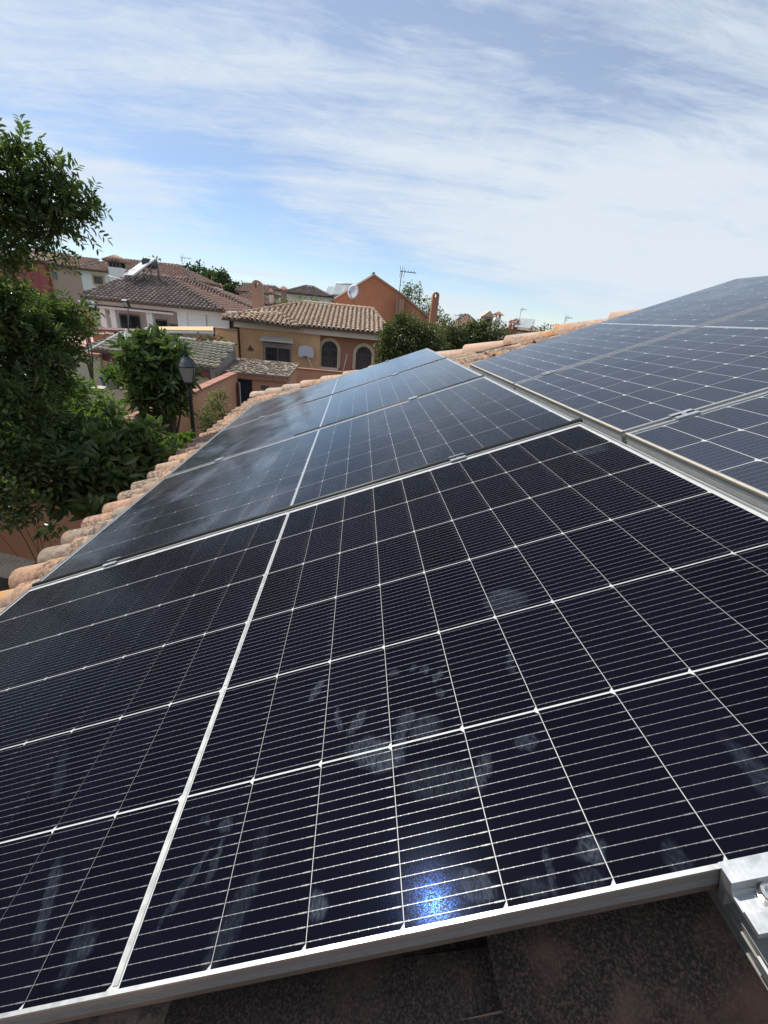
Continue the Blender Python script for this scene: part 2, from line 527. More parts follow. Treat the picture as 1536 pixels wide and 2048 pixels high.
def glass_mat(name, rough, refl, smudges, film=0.02, dust=0.0, haze=False, prints=(), pw_=1.9):
    """solar glass: clear sheet, blurred reflection, fingerprints and a dust film lying on it"""
    m = bpy.data.materials.new(name)
    m.use_nodes = True
    n = m.node_tree
    n.nodes.clear()
    out = N(n, 'ShaderNodeOutputMaterial')
    tr = N(n, 'ShaderNodeBsdfTransparent')
    gl = N(n, 'ShaderNodeBsdfGlossy')
    gl.inputs['Color'].default_value = (0.86, 0.93, 1.0, 1)
    df = N(n, 'ShaderNodeBsdfDiffuse')
    df.inputs['Color'].default_value = (0.52, 0.62, 0.78, 1)
    p = coords(n)
    fr = N(n, 'ShaderNodeFresnel')
    fr.inputs['IOR'].default_value = 1.36
    n.links.new(maprange(n, noise(n, p, 6, 4, 0.6), 0.3, 0.7, rough * 0.75, rough * 1.25), gl.inputs['Roughness'])
    gb_ = N(n, 'ShaderNodeNewGeometry')
    front = math_(n, 'SUBTRACT', 1.0, gb_.outputs['Backfacing'])
    f1 = math_(n, 'MULTIPLY', math_(n, 'MULTIPLY', math_(n, 'POWER', fr.outputs[0], pw_), refl, True), front)
    mx = N(n, 'ShaderNodeMixShader')
    n.links.new(f1, mx.inputs[0])
    n.links.new(tr.outputs[0], mx.inputs[1])
    n.links.new(gl.outputs[0], mx.inputs[2])
    # glint of the structured cell surface: blue sparkle around the sun's mirror image
    sg = N(n, 'ShaderNodeBsdfGlossy')
    sg.inputs['Roughness'].default_value = 0.115
    vo = N(n, 'ShaderNodeTexVoronoi')
    vo.inputs['Scale'].default_value = 1500
    n.links.new(p, vo.inputs['Vector'])
    sc_ = N(n, 'ShaderNodeSeparateColor')
    n.links.new(vo.outputs['Color'], sc_.inputs[0])
    spark = maprange(n, sc_.outputs[0], 0.55, 1.0, 0.0, 1.0, False)
    sg.inputs['Color'].default_value = (0.05, 0.22, 1.0, 1)
    mx1 = N(n, 'ShaderNodeMixShader')
    n.links.new(math_(n, 'MULTIPLY', math_(n, 'MULTIPLY', spark, 0.0045), front), mx1.inputs[0])
    n.links.new(mx.outputs[0], mx1.inputs[1])
    n.links.new(sg.outputs[0], mx1.inputs[2])
    # marks
    sm = maprange(n, noise(n, p, 2.3, 4, 0.55, 0.3), 0.60, 0.78)
    ridg = maprange(n, noise(n, coords(n, scale=(60, 22, 1)), 1.0, 4, 0.6, 1.2), 0.38, 0.62, 0.3, 1.0)
    tot = math_(n, 'MULTIPLY', math_(n, 'MULTIPLY', sm, ridg), smudges)
    if prints:
        sp = N(n, 'ShaderNodeSeparateXYZ')
        wn = noise(n, p, 55, 3, 0.6, 0.0, 1)
        wv = N(n, 'ShaderNodeVectorMath', operation='SCALE')
        n.links.new(wn, wv.inputs[0])
        wv.inputs['Scale'].default_value = 0.018
        ad = N(n, 'ShaderNodeVectorMath', operation='ADD')
        n.links.new(p, ad.inputs[0])
        n.links.new(wv.outputs[0], ad.inputs[1])
        n.links.new(ad.outputs[0], sp.inputs[0])
        acc = None
        for (px_, py_, a_, b_, rot, amt) in prints:
            ca, sa = math.cos(rot), math.sin(rot)
            dx = math_(n, 'SUBTRACT', sp.outputs[0], px_ + 0.009)
            dy = math_(n, 'SUBTRACT', sp.outputs[1], py_ + 0.009)
            ex = math_(n, 'ADD', math_(n, 'MULTIPLY', dx, ca / a_), math_(n, 'MULTIPLY', dy, sa / a_))
            ey = math_(n, 'ADD', math_(n, 'MULTIPLY', dx, -sa / b_), math_(n, 'MULTIPLY', dy, ca / b_))
            q = math_(n, 'ADD', math_(n, 'MULTIPLY', ex, ex), math_(n, 'MULTIPLY', ey, ey))
            k = maprange(n, q, 0.3, 1.3, amt, 0.0)
            acc = k if acc is None else math_(n, 'MAXIMUM', acc, k)
        fine = maprange(n, noise(n, coords(n, scale=(260, 90, 1)), 1.0, 3, 0.6, 1.5), 0.36, 0.64, 0.25, 1.0)
        tot = math_(n, 'MAXIMUM', tot, math_(n, 'MULTIPLY', acc, fine))
    if dust:
        sk = maprange(n, noise(n, p, 420, 2, 0.5), 0.70, 0.76, 0.0, dust)
        tot = math_(n, 'MAXIMUM', tot, sk)
    if haze:
        hz = maprange(n, noise(n, coords(n, geo=True, scale=(1.5, 0.8, 1)), 2.1, 5, 0.6, 0.9), 0.42, 0.74, 0.0, haze)  # wiped streaks and cloud reflections, both painted as pale diffuse haze
        hsx = N(n, 'ShaderNodeSeparateXYZ')
        n.links.new(p, hsx.inputs[0])
        hz = math_(n, 'MULTIPLY', hz, maprange(n, hsx.outputs[0], 0.75, 1.15, 1.0, 0.25))
        tot = math_(n, 'ADD', tot, hz, True)
    tot = math_(n, 'MULTIPLY', math_(n, 'ADD', tot, film, True), front)
    mx2 = N(n, 'ShaderNodeMixShader')
    n.links.new(tot, mx2.inputs[0])
    n.links.new(mx1.outputs[0], mx2.inputs[1])
    n.links.new(df.outputs[0], mx2.inputs[2])
    n.links.new(mx2.outputs[0], out.inputs[0])
    return m


# ------------------------------------------------------------------ ground
def ground_z(x, y):
    base = -4.65
    d = max(0.0, y - 24)
    rise = min(3.2, d * 0.045) + max(0.0, min(9.0, (y - 55) * 0.035)) * max(0.0, min(1.0, (8 - x) / 50))
    left = max(0.0, min(1.0, (-x - 6) / 20)) * min(3.0, max(0.0, y - 18) * 0.14)
    return base + rise + left


gm, gn, gb = newmat('dry_grass_ground')
gb.inputs['Roughness'].default_value = 0.95
gp = coords(gn, geo=True)
gc = mixc(gn, maprange(gn, noise(gn, gp, 0.25, 6, 0.6), 0.4, 0.6), (0.075, 0.085, 0.035), (0.17, 0.13, 0.075))
gc = mixc(gn, maprange(gn, noise(gn, gp, 9, 5, 0.7), 0.35, 0.7), gc, (0.05, 0.07, 0.025))
gn.links.new(gc, gb.inputs['Base Color'])
bump(gn, gb, noise(gn, gp, 14, 5, 0.7), 0.7, 0.05)
xs = np.concatenate([np.array([-4000, -1500, -600, -250]), np.arange(-120, 121, 6), np.array([250, 600, 1500, 4000])])
ys = np.concatenate([np.array([-4000, -1500, -500, -150, -60]), np.arange(-24, 200, 6), np.array([260, 400, 800, 1800, 4000])])
gv = np.array([(x, y, ground_z(x, y)) for y in ys for x in xs])
nx = len(xs)
gf = np.array([(j * nx + i, j * nx + i + 1, (j + 1) * nx + i + 1, (j + 1) * nx + i) for j in range(len(ys) - 1) for i in range(nx - 1)])
tag(link('ground', fast_mesh('ground', gv, gf, gm, True)), kind='structure')


# ------------------------------------------------------------------ tiles
def barrel(L, r0, r1, seg=7, th=0.012, lift=0.0, span=PI):
    """one curved clay tile along +x (lower end at x=0); returns verts, faces"""
    vs, fs = [], []
    for x, r, z in ((0, r0, lift), (L, r1, 0)):
        for k in range(seg + 1):
            a = (PI - span) / 2 + span * k / seg
            vs.append((x, math.cos(a) * r, math.sin(a) * r * 0.92 + z))
    n_ = seg + 1
    for k in range(seg):
        fs.append((k, k + 1, n_ + k + 1, n_ + k))
    # thickness at the lower mouth
    b = len(vs)
    for k in range(seg + 1):
        a = (PI - span) / 2 + span * k / seg
        vs.append((0.0, math.cos(a) * (r0 - th), math.sin(a) * (r0 - th) * 0.92 + lift))
    for k in range(seg):
        fs.append((k + 1, k, b + k, b + k + 1))
    b2 = len(vs)
    for k in range(seg + 1):
        a = (PI - span) / 2 + span * k / seg
        vs.append((L * 0.6, math.cos(a) * (r1 - th), math.sin(a) * (r1 - th) * 0.92 + lift * 0.3))
    for k in range(seg):
        fs.append((b + k, b2 + k, b2 + k + 1, b + k + 1))
    return vs, fs


def inside(p, poly):
    c = False
    j = len(poly) - 1
    for i in range(len(poly)):
        if (poly[i][1] > p[1]) != (poly[j][1] > p[1]) and \
                p[0] < (poly[j][0] - poly[i][0]) * (p[1] - poly[i][1]) / (poly[j][1] - poly[i][1] + 1e-12) + poly[i][0]:
            c = not c
        j = i
    return c


def tile_plane(root, pts, m, pitch=0.24, expo=0.36, r=0.085, slab=None, individual=False, name='roof_tiles', slab_t=0.12, over=0.05, margin=0.0):
    """pts: corners, the first two being the eave left and right (seen from outside); the rest go up"""
    P = [Vector(p) for p in pts]
    a = (P[1] - P[0]).normalized()
    nrm = a.cross(P[2] - P[1]).normalized()
    if nrm.z < 0:
        nrm = -nrm
    s_ = nrm.cross(a).normalized()
    if s_.dot(P[2] - P[1]) < 0:
        s_ = -s_
    O = P[0]
    poly = [((p - O).dot(a), (p - O).dot(s_)) for p in P]
    W = max(p[0] for p in poly)
    x0 = min(p[0] for p in poly)
    H = max(p[1] for p in poly)
    base = MB().prism([p - nrm * slab_t for p in P], nrm * (slab_t - 0.005))
    base.build('roof_deck', slab or M['mortar'], root)
    vs, fs = barrel(expo + 0.07, r, r * 0.8, 6, 0.012, 0.022)
    bm_ = MB()
    cnt = 0
    mesh = None
    if individual:
        mb = MB()
        mb.add(vs, fs, True)
        mesh = mb.mesh('roof_tile', m)
    i = 0
    x = x0 + pitch / 2
    sgn = s_.cross(nrm)  # local y
    while x < W:
        j = 0
        while j * expo < H:
            t = j * expo - (over if j == 0 else 0)
            if inside((x, j * expo + expo * 0.5 + margin), poly) or (j == 0 and inside((x, 0.05), poly)):
                jit = rnd.uniform(-0.008, 0.008)
                o = O + a * (x + jit) + s_ * t + nrm * 0.004
                mt = Matrix(((s_.x, sgn.x, nrm.x, o.x), (s_.y, sgn.y, nrm.y, o.y), (s_.z, sgn.z, nrm.z, o.z), (0, 0, 0, 1)))
                mt = mt @ Matrix.Rotation(rnd.uniform(-0.02, 0.02), 4, 'Z')
                if individual and cnt < 300:
                    link('roof_tile', mesh, root, mt)
                else:
                    bm_.add([mt @ Vector(v) for v in vs], fs, True)
                cnt += 1
            j += 1
        i += 1
        x += pitch
    if bm_.f:
        o = bm_.build(name, m, root)
        o['kind'] = 'stuff'
    return nrm


def hip_cap(root, p0, p1, m, r=0.11, L=0.42, name='hip_tiles', individual=False, mesh=None, parts='ridge_tile'):
    p0, p1 = Vector(p0), Vector(p1)
    d = p1 - p0
    n_ = max(1, int(d.length / (L - 0.06)))
    x = d.normalized()
    y = Vector((0, 0, 1)).cross(x).normalized()
    z = x.cross(y)
    vs, fs = barrel(L, r, r * 0.82, 6, 0.014, 0.03)
    b = MB()
    for i in range(n_):
        o = p0 + x * (i * d.length / n_)
        mt = Matrix(((x.x, y.x, z.x, o.x), (x.y, y.y, z.y, o.y), (x.z, y.z, z.z, o.z), (0, 0, 0, 1)))
        mt = mt @ Matrix.Rotation(rnd.uniform(-0.03, 0.03), 4, 'Z')
        if individual:
            link(parts, mesh, root, mt)
        else:
            b.add([mt @ Vector(v) for v in vs], fs, True)
    if not individual:
        o = b.build(name, m, root)
        o['kind'] = 'stuff'


# ------------------------------------------------------------------ our house
house = thing('tiled_house', (0, 3, -4.6), 'our own house under the solar panels, clay barrel tile hip roof with mossy hip', 'house')
WT = -0.205          # level of the tile bed under the panels
U0, U1 = -1.62, 3.35
# hip line in roof coordinates
HIPA = (-1.60, 6.95)
HIPB = (3.35, 2.55)


def hip_v(u):
    return HIPA[1] + (u - HIPA[0]) * (HIPB[1] - HIPA[1]) / (HIPB[0] - HIPA[0])


def hip_u(v):
    return HIPA[0] + (v - HIPA[1]) * (HIPB[0] - HIPA[0]) / (HIPB[1] - HIPA[1])


deck = MB()
VN = -3.2
p0, p1, p2, p3 = rp(-1.52, VN, WT), rp(3.35, VN, WT), rp(3.35, HIPB[1], WT), rp(-1.52, HIPA[1], WT)
nr = ROOF.to_3x3() @ Vector((0, 0, 1))
deck.prism([p - nr * 0.10 for p in (p0, p1, p2, p3)], nr * 0.095)
deck.build('roof_deck', M['mortar'], house)
# cover tiles
vsA, fsA = barrel(0.43, 0.088, 0.070, 10, 0.014, 0.022)
mbA = MB()
mbA.add(vsA, fsA, True)
meshA = mbA.mesh('roof_tile', M['tile'])
vsB, fsB = barrel(0.42, 0.085, 0.072, 10, 0.016, 0.026)
mbB = MB()
mbB.add(vsB, fsB, True)
meshB = mbB.mesh('roof_tile', M['tile'])
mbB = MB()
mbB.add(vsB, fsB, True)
meshG = mbB.mesh('roof_tile', M['tile_grimy_shaded'])
PITCH = 0.209
EXPO = 0.355
cands = []
i = 0
v = 1.56 - 0.085 - 22 * PITCH
while v < 6.9:
    for j in range(15):
        u = U0 + (j * EXPO if j == 0 else 0.20 + (j - 1) * EXPO)
        if v < hip_v(u + 0.34) - 0.07 and u < 3.3:
            score = 0
            if j < 3 and v > 0.7:
                score = 3
            elif v > hip_v(u) - 1.0 and v > 2.6:
                score = 2
            elif -0.3 < v < 0.15 and u > -0.3 and u < 1.6:
                score = 2
            elif j < 3:
                score = 1
            cands.append((score, v, u, j))
    v += PITCH
    i += 1
cands.sort(key=lambda c: -c[0])
rest = MB()
for k, (sc_, v, u, j) in enumerate(cands):
    du = rnd.uniform(-0.02, 0.02) if j == 0 else rnd.uniform(-0.012, 0.012)
    mt = ROOF @ Matrix.Translation((u + du, v + rnd.uniform(-0.008, 0.008), WT + rnd.uniform(0, 0.006))) @ \
        Euler((0, R(rnd.uniform(-0.7, 0.7)), R(rnd.uniform(-1.6, 1.6)))).to_matrix().to_4x4()
    if k < 290:
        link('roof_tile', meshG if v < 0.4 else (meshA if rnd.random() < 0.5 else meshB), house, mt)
    else:
        rest.add([mt @ Vector(q) for q in vsA], fsA, True)
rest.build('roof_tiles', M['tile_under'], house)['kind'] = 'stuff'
# channel tiles between the covers (concave)
chn = MB()
v = 1.56 - 0.085 - 22 * PITCH + PITCH / 2
while v < 6.8:
    for j in range(14):
        u = U0 + 0.04 + j * EXPO
        if v < hip_v(u + 0.2) and u < 3.2:
            pts = []
            for x, r in ((0, 0.075), (0.40, 0.09)):
                for q in range(7):
                    a = PI + PI * q / 6
                    pts.append(ROOF @ Vector((u + x, v + math.cos(a) * r, WT + 0.062 + math.sin(a) * r * 0.6 + (0.012 if x == 0 else 0))))
            chn.add(pts, [(q + 1, q, 7 + q, 8 + q) for q in range(6)], True)
    v += PITCH
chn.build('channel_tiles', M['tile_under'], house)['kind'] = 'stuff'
# hip tiles with lichen, each one its own piece
mbH = MB()
vsH, fsH = barrel(0.50, 0.098, 0.080, 10, 0.016, 0.028)
mbH.add(vsH, fsH, True)
meshH = mbH.mesh('ridge_tile', M['tile_hip'])
hip_cap(house, rp(HIPA[0] - 0.05, HIPA[1] + 0.02, WT + 0.032), rp(HIPB[0], HIPB[1], WT + 0.028), None, L=0.48, individual=True, mesh=meshH)
MB().tube([rp(HIPA[0], HIPA[1] - 0.045, WT - 0.005), rp(HIPB[0], HIPB[1] - 0.045, WT - 0.01)], 0.094, 8).build('mortar_bed', M['mortar'], house)
# far slope, ridge beyond the panels and the slope behind it
pa, pb = rp(-1.60, 6.95, WT - 0.03), rp(3.35, 2.55, WT - 0.03)
tile_plane(house, [(3.2, 8.6, pa.z), (pa.x + 0.0, 7.05, pa.z), pb, (4.5, 3.3, pb.z - 0.1)], M['tile'], 0.21, 0.355, 0.085, individual=False)
rx, rz = pb.x, pb.z
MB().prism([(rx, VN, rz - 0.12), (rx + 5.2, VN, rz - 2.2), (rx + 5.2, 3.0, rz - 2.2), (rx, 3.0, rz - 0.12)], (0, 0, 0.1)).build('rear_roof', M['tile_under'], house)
hip_cap(house, rp(3.36, VN, WT - 0.03), rp(3.36, 2.5, WT - 0.03), None, L=0.44, individual=True, mesh=meshH)
MB().box((-1.15, VN + 0.3, -4.65), (7.0, 6.0, -0.95)).build('wall', M['terracotta'], house)
MB().box((-1.36, VN + 0.1, -0.97), (-1.16, 6.3, -0.86)).build('eave_board', M['terracotta'], house)


# ------------------------------------------------------------------ solar panels
def add_cells(root, pw, u0, u1, v0, v1, ncol, nrow, gap_c, mcell, strip=0.018, cgap=0.0015, rg=1.7, c=0.0042):
    """cells in two halves either side of a centre strip; root-local coordinates"""
    um = (u0 + u1) / 2
    pu = ((u1 - u0) / 2 - strip / 2) / ncol
    pv = (v1 - v0) / nrow
    cw, ch = pu - cgap, pv - cgap * rg
    mb = MB()
    z0, z1 = -0.0005, 0.0
    poly = [(-cw / 2, -ch / 2), (cw / 2 - c, -ch / 2), (cw / 2, -ch / 2 + c), (cw / 2, ch / 2 - c), (cw / 2 - c, ch / 2), (-cw / 2, ch / 2)]
    mb.prism([(x, y, z0) for x, y in poly], (0, 0, z1 - z0))
    me = mb.mesh('solar_cell', mcell)
    for s_ in (0, 1):
        for i_ in range(ncol):
            for k_ in range(nrow):
                x = (um - strip / 2 - pu * (ncol - i_ - 0.5)) if s_ == 0 else (um + strip / 2 + pu * (i_ + 0.5))
                y = v0 + pv * (k_ + 0.5)
                link('solar_cell', me, root, pw @ Matrix.Translation((x, y, -0.0042)))
    return um


def panel(u0, u1, v0, v1, label, cell, glassm, ncol=10, nrow=6, mu=0.01305, mv=0.0038, mv1=0.0199, w_=0.0, h=0.030, trim=False, strip=0.0098, lip=0.0036):
    pw = ROOF @ Matrix.Translation((u0, v0, w_))
    t = thing('solar_module', None, label, 'solar panel', 'solar panels mounted on the tiled roof', mw=pw)
    L, Wd = u1 - u0, v1 - v0
    # frame: profiled bars all round
    fb = MB()
    side = MB()
    for (a, b) in (((0, 0), (L, lip)), ((0, Wd - lip), (L, Wd)), ((0, lip), (lip, Wd - lip)), ((L - lip, lip), (L, Wd - lip))):
        fb.box((a[0], a[1], -0.0035), (b[0], b[1], 0.0))
    fb.build('frame_lip', M['alu'], t, pw)
    # grooved sides
    def rail_side(p, q, out):
        p, q, out = Vector(p), Vector(q), Vector(out)
        prof = [(0.0, -0.0036), (0.0002, -0.012)]
        z = -0.0165
        for g in range(4):
            prof += [(0.0, z), (-0.0012, z - 0.0004), (-0.0012, z - 0.0016), (0.0, z - 0.002)]
            z -= 0.0031
        prof += [(0.0, -h)]
        vs, fs = [], []
        for o_, z_ in prof:
            vs += [p + out * (o_ - 0.0008) + Vector((0, 0, z_)), q + out * (o_ - 0.0008) + Vector((0, 0, z_))]
        for k in range(len(prof) - 1):
            fs.append((2 * k, 2 * k + 1, 2 * k + 3, 2 * k + 2))
        side.add(vs, fs)
        # inner web and bottom flange
        a_ = p - out * 0.002
        b_ = q - out * 0.002
        side.prism([a_ + Vector((0, 0, -h)), b_ + Vector((0, 0, -h)), b_ - out * 0.024 + Vector((0, 0, -h)), a_ - out * 0.024 + Vector((0, 0, -h))], (0, 0, 0.0015))
        side.prism([a_ + Vector((0, 0, -h)), b_ + Vector((0, 0, -h)), b_ - out * 0.001 + Vector((0, 0, -h)), a_ - out * 0.001 + Vector((0, 0, -h))], (0, 0, h - 0.004))
    rail_side((0, 0, 0), (L, 0, 0), (0, -1, 0))
    rail_side((L, 0, 0), (L, Wd, 0), (1, 0, 0))
    rail_side((L, Wd, 0), (0, Wd, 0), (0, 1, 0))
    rail_side((0, Wd, 0), (0, 0, 0), (-1, 0, 0))
    side.build('frame', M['alu_face'] if trim else M['alu_side'], t, pw)
    lowb = MB()
    hb = h + 0.019
    for (a, b) in (((0.004, 0.004), (L - 0.004, 0.006)), ((0.004, Wd - 0.006), (L - 0.004, Wd - 0.004)), ((0.004, 0.006), (0.006, Wd - 0.006)), ((L - 0.006, 0.006), (L - 0.004, Wd - 0.006))):
        lowb.box((a[0], a[1], -hb), (b[0], b[1], -h - 0.0002))
    lowb.build('frame_foot', M['alu_foot'], t, pw)
    MB().box((lip * 0.6, lip * 0.6, -0.0075), (L - lip * 0.6, Wd - lip * 0.6, -0.0048)).build('backsheet', M['sheet'], t, pw)
    um = add_cells(t, pw, mu, L - mu, mv, Wd - mv1, ncol, nrow, 0.002, cell, strip, 0.0027 if trim else 0.0010, 1.2 if trim else 3.0, 0.0075 if trim else 0.0042)
    rb = MB()
    sw = strip * 0.62
    for k in range(3):
        y0 = mv + 0.004 + k * (Wd - 2 * mv) / 3
        y1 = mv - 0.004 + (k + 1) * (Wd - 2 * mv) / 3
        rb.box((um - sw / 2, y0, -0.0047), (um + sw / 2, y1, -0.0038))
    rb.build('centre_strip', M['ribbon'], t, pw)
    MB().box((lip - 0.001, lip - 0.001, -0.0030), (L - lip + 0.001, Wd - lip + 0.001, -0.0014)).build('glass', glassm, t, pw)
    if trim:
        MB().box((-0.0010, 0.0, -0.003), (0.0050, Wd, 0.0012)).build('warm_lit_lip', M['lip_warmlight'], t, pw)  # beige strip painting the warm light on the frame's lip
    return t


def uv_on(px, py, w_=0.0):
    d = ROOF.to_3x3().transposed() @ Vector(ray(px, py))
    c = ROOF.to_3x3().transposed() @ Vector(CAM_C)
    q = c + d * ((w_ - c.z) / d.z)
    return q


UL, UR = -1.0079, 1.0079
VB = 0.0112
PP = 1.1437
# finger and palm marks on the near glass (panel-local metres): x, y, half sizes, tilt, strength
marks = []
for (px_, py_, a_, b_, ro, am) in [(632, 1380, .009, .022, .5, .30), (676, 1440, .006, .024, -.2, .22), (715, 1440, .009, .022, .6, .24),
                                   (735, 1495, .030, .018, .1, .28), (762, 1520, .032, .016, .2, .30), (800, 1475, .010, .040, .2, .20),
                                   (812, 1440, .012, .020, .6, .22), (850, 1455, .022, .022, .3, .17), (850, 1338, .007, .009, .3, .24),
                                   (875, 1352, .007, .014, .6, .24), (880, 1384, .009, .008, .2, .22), (826, 1334, .007, .007, 0, .20),
                                   (788, 1345, .009, .009, 0, .16), (965, 1540, .010, .026, .5, .24), (1050, 1483, .016, .010, .1, .17),
                                   (633, 1810, .0115, .0135, 0, .30), (950, 1770, .022, .012, .4, .27), (1100, 1740, .005, .020, .1, .15),
                                   (1182, 1698, .014, .013, .4, .26), (1175, 1760, .014, .010, .2, .12), (1350, 1715, .012, .014, 0, .13),
                                   (1065, 1775, .018, .009, 0, .12), (172, 1890, .012, .012, .3, .18), (450, 1650, .012, .010, .3, .20),
                                   (410, 1640, .010, .006, .5, .12), (430, 1720, .006, .026, .1, .16), (370, 1770, .005, .045, .55, .15),
                                   (480, 1800, .004, .035, .6, .10), (95, 1800, .010, .055, -.4, .16), (150, 1900, .012, .03, -.1, .10),
                                   (1010, 1200, .040, .030, .2, .15), (1000, 1185, .020, .012, .3, .2), (1180, 900, .05, .03, .2, .14),
                                   (460, 1850, .014, .05, .4, .10), (1528, 1560, .012, .05, 0, .12), (880, 1560, .05, .025, .2, .10),
                                   (120, 1545, .01, .06, -.5, .07), (1020, 1320, .006, .025, .2, .12), (520, 1690, .01, .02, 0, .06)]:
    q = uv_on(px_, py_)
    marks.append((q.x - UL, q.y - VB, a_, b_, -ro, am * 0.25))
G1 = glass_mat('solar_glass_handled', 0.15, 3.6, 0.012, film=0.0004, prints=marks, pw_=2.5)
G2 = glass_mat('solar_glass_wiped_cloud_sheen', 0.13, 2.1, 0.03, film=0.017, haze=0.11, pw_=1.75)
G3 = glass_mat('solar_glass_dusty', 0.28, 1.9, 0.03, film=0.034, dust=0.25)
labs = ['nearest large solar panel with handprints and smudges on its glass',
        'second solar panel from the front of the left column, behind the thick black strip',
        'third solar panel from the front in the left column, between the two middle seams',
        'farthest solar panel of the left column, its far corner pointing at the hedge']
for k in range(4):
    v0 = VB + k * PP
    panel(UL, UR, v0, v0 + PP - 0.016, labs[k], M['cell'], G1 if k == 0 else G2)
labs = ['dusty solar panel at the right edge, front one of the raised right-hand row',
        'middle dusty solar panel of the right-hand row, warm light tinted into its front lip',
        'farthest dusty solar panel of the right-hand row, beside the lichened hip tiles']
RU0, RU1 = 1.045, 2.835
for k, (v0, v1) in enumerate(((0.012, 0.948), (0.966, 1.882), (1.898, 2.80))):
    panel(RU0, RU1, v0, v1, labs[k], M['cell_far'], G3, 10, 6, 0.013, 0.013, 0.013, h=0.034, trim=True, strip=0.016, lip=0.009)

# black strip in the first gap of the left column and thin ones in the others
for k, (uu0, uu1, hh, lb) in enumerate(((UL + 0.01, 1.020, 0.007, 'thick black strip between the nearest and second solar panels'),
                                        (UL + 0.85, UR - 0.002, 0.0035, 'black strip between the second and third solar panels'),
                                        (UL + 0.75, UR - 0.002, 0.0035, 'black strip between the third and farthest solar panels'))):
    vc = VB + (k + 1) * PP - (0.0035 if k == 0 else 0.005)
    rr_ = 0.0105 if k == 0 else 0.0075
    pw = ROOF @ Matrix.Translation((0, vc, 0))
    o = MB().tube([(uu0, 0, hh - rr_ + 0.001), (uu1 - 0.004, 0, hh - rr_ + 0.001), (uu1, 0, hh - rr_)], [rr_, rr_, rr_ * 0.6], 8).build('gap_strip', M['plain_black'], None, pw)
    tag(o, lb, 'rubber seal', 'strips in the gaps of the left column')

# mounting rails (run up the column under the panels) -------------------------------------------
def rail(uc, va, vb, label, wtop=-0.050, grp='aluminium mounting rails under the panels'):
    pw = ROOF @ Matrix.Translation((uc, va, 0))
    t = thing('mounting_rail', None, label, 'mounting rail', grp, mw=pw)
    L = vb - va
    b = MB()
    hw = 0.020
    b.box((-hw, 0, wtop - 0.040), (-hw + 0.003, L, wtop))
    b.box((hw - 0.003, 0, wtop - 0.040), (hw, L, wtop))
    b.box((-hw + 0.003, 0, wtop - 0.040), (hw - 0.003, L, wtop - 0.036))
    b.box((-hw + 0.003, 0, wtop - 0.003), (-0.007, L, wtop))
    b.box((0.007, 0, wtop - 0.003), (hw - 0.003, L, wtop))
    b.box((-hw - 0.0022, 0, wtop - 0.012), (-hw - 0.0002, L, wtop - 0.009))
    b.box((-hw - 0.0022, 0, wtop - 0.032), (-hw - 0.0002, L, wtop - 0.029))
    b.build('rail_profile', M['alu_side'], t, pw)
    return t


rail(0.613, -0.30, 4.55, 'aluminium rail jutting out under the bottom right corner of the nearest panel')
rail(-0.64, 0.05, 4.50, 'aluminium rail under the left ends of the left column panels')
rail(1.215, 0.03, 2.78, 'aluminium rail under the front of the right-hand panel row')
rail(2.55, 0.03, 2.78, 'aluminium rail under the top of the right-hand panel row')

def mid_clamp(uc, vc, label, s=1.0):
    pw = ROOF @ Matrix.Translation((uc, vc, 0))
    t = thing('panel_clamp', None, label, 'clamp', 'clamps holding the panels down', mw=pw)
    b = MB()
    b.box((-0.026 * s, -0.020, 0.0006), (0.026 * s, -0.006, 0.0040))
    b.box((-0.026 * s, 0.006, 0.0006), (0.026 * s, 0.020, 0.0040))
    b.box((-0.026 * s, -0.006, -0.0060), (0.026 * s, 0.006, -0.0030))
    b.box((-0.026 * s, -0.0080, -0.0060), (0.026 * s, -0.0060, 0.0038))
    b.box((-0.026 * s, 0.0060, -0.0060), (0.026 * s, 0.0080, 0.0038))
    b.build('clamp_body', M['alu_bright'], t, pw)
    MB().tube([(0, 0, -0.003), (0, 0, 0.0045)], 0.0062, 10).build('bolt_head', M['steel'], t, pw)
    return t


for k, (ul, ur, nm) in enumerate(((-0.68, 0.60, 'nearest and second'), (-0.645, 0.58, 'second and third'), (-0.63, 0.56, 'third and farthest'))):
    vc = VB + (k + 1) * PP - 0.008
    mid_clamp(ul, vc, 'silver clamp on the left, between the %s panels of the left column' % nm)
    mid_clamp(ur, vc, 'silver clamp on the right, between the %s panels of the left column' % nm)
mid_clamp(1.215, 0.957, 'silver clamp on the seam between the front and middle right-hand panels', 1.2)
mid_clamp(1.215, 1.890, 'silver clamp on the seam between the middle and farthest right-hand panels', 1.2)
mid_clamp(0.56, VB + 4 * PP - 0.014, 'small silver clamp on the far edge of the left column, in front of the hedge', 0.8)
mid_clamp(-0.63, VB + 4 * PP - 0.014, 'small silver clamp on the far left edge of the farthest panel, by the eave tiles', 0.8)

# end clamp at the near right corner: stepped aluminium block with a washer and socket bolt
pw = ROOF @ Matrix.Translation((0, 0, 0))
ec = thing('end_clamp', None, 'bright aluminium end clamp with a round bolt at the bottom right corner', 'clamp', mw=pw)
e0, e1 = 0.5875, 0.640
b = MB()
prof = [(0.0138, 0.0010), (0.0138, 0.0044), (-0.0010, 0.0044), (-0.0020, -0.0085), (-0.0042, -0.0120), (-0.0143, -0.0120),
        (-0.0147, -0.0080), (-0.0170, -0.0078), (-0.0285, -0.0085), (-0.0285, -0.0165), (0.0030, -0.0165), (0.0040, -0.0495), (0.0098, -0.0495), (0.0102, 0.0010)]
poly = [(e0, y, z) for y, z in prof]
b.prism(poly, (e1 - e0, 0, 0))
b.box((e0 + 0.012, -0.02, -0.05), (e1 - 0.012, 0.0035, -0.0168))
b.build('clamp_block', M['alu_bright'], ec, pw)
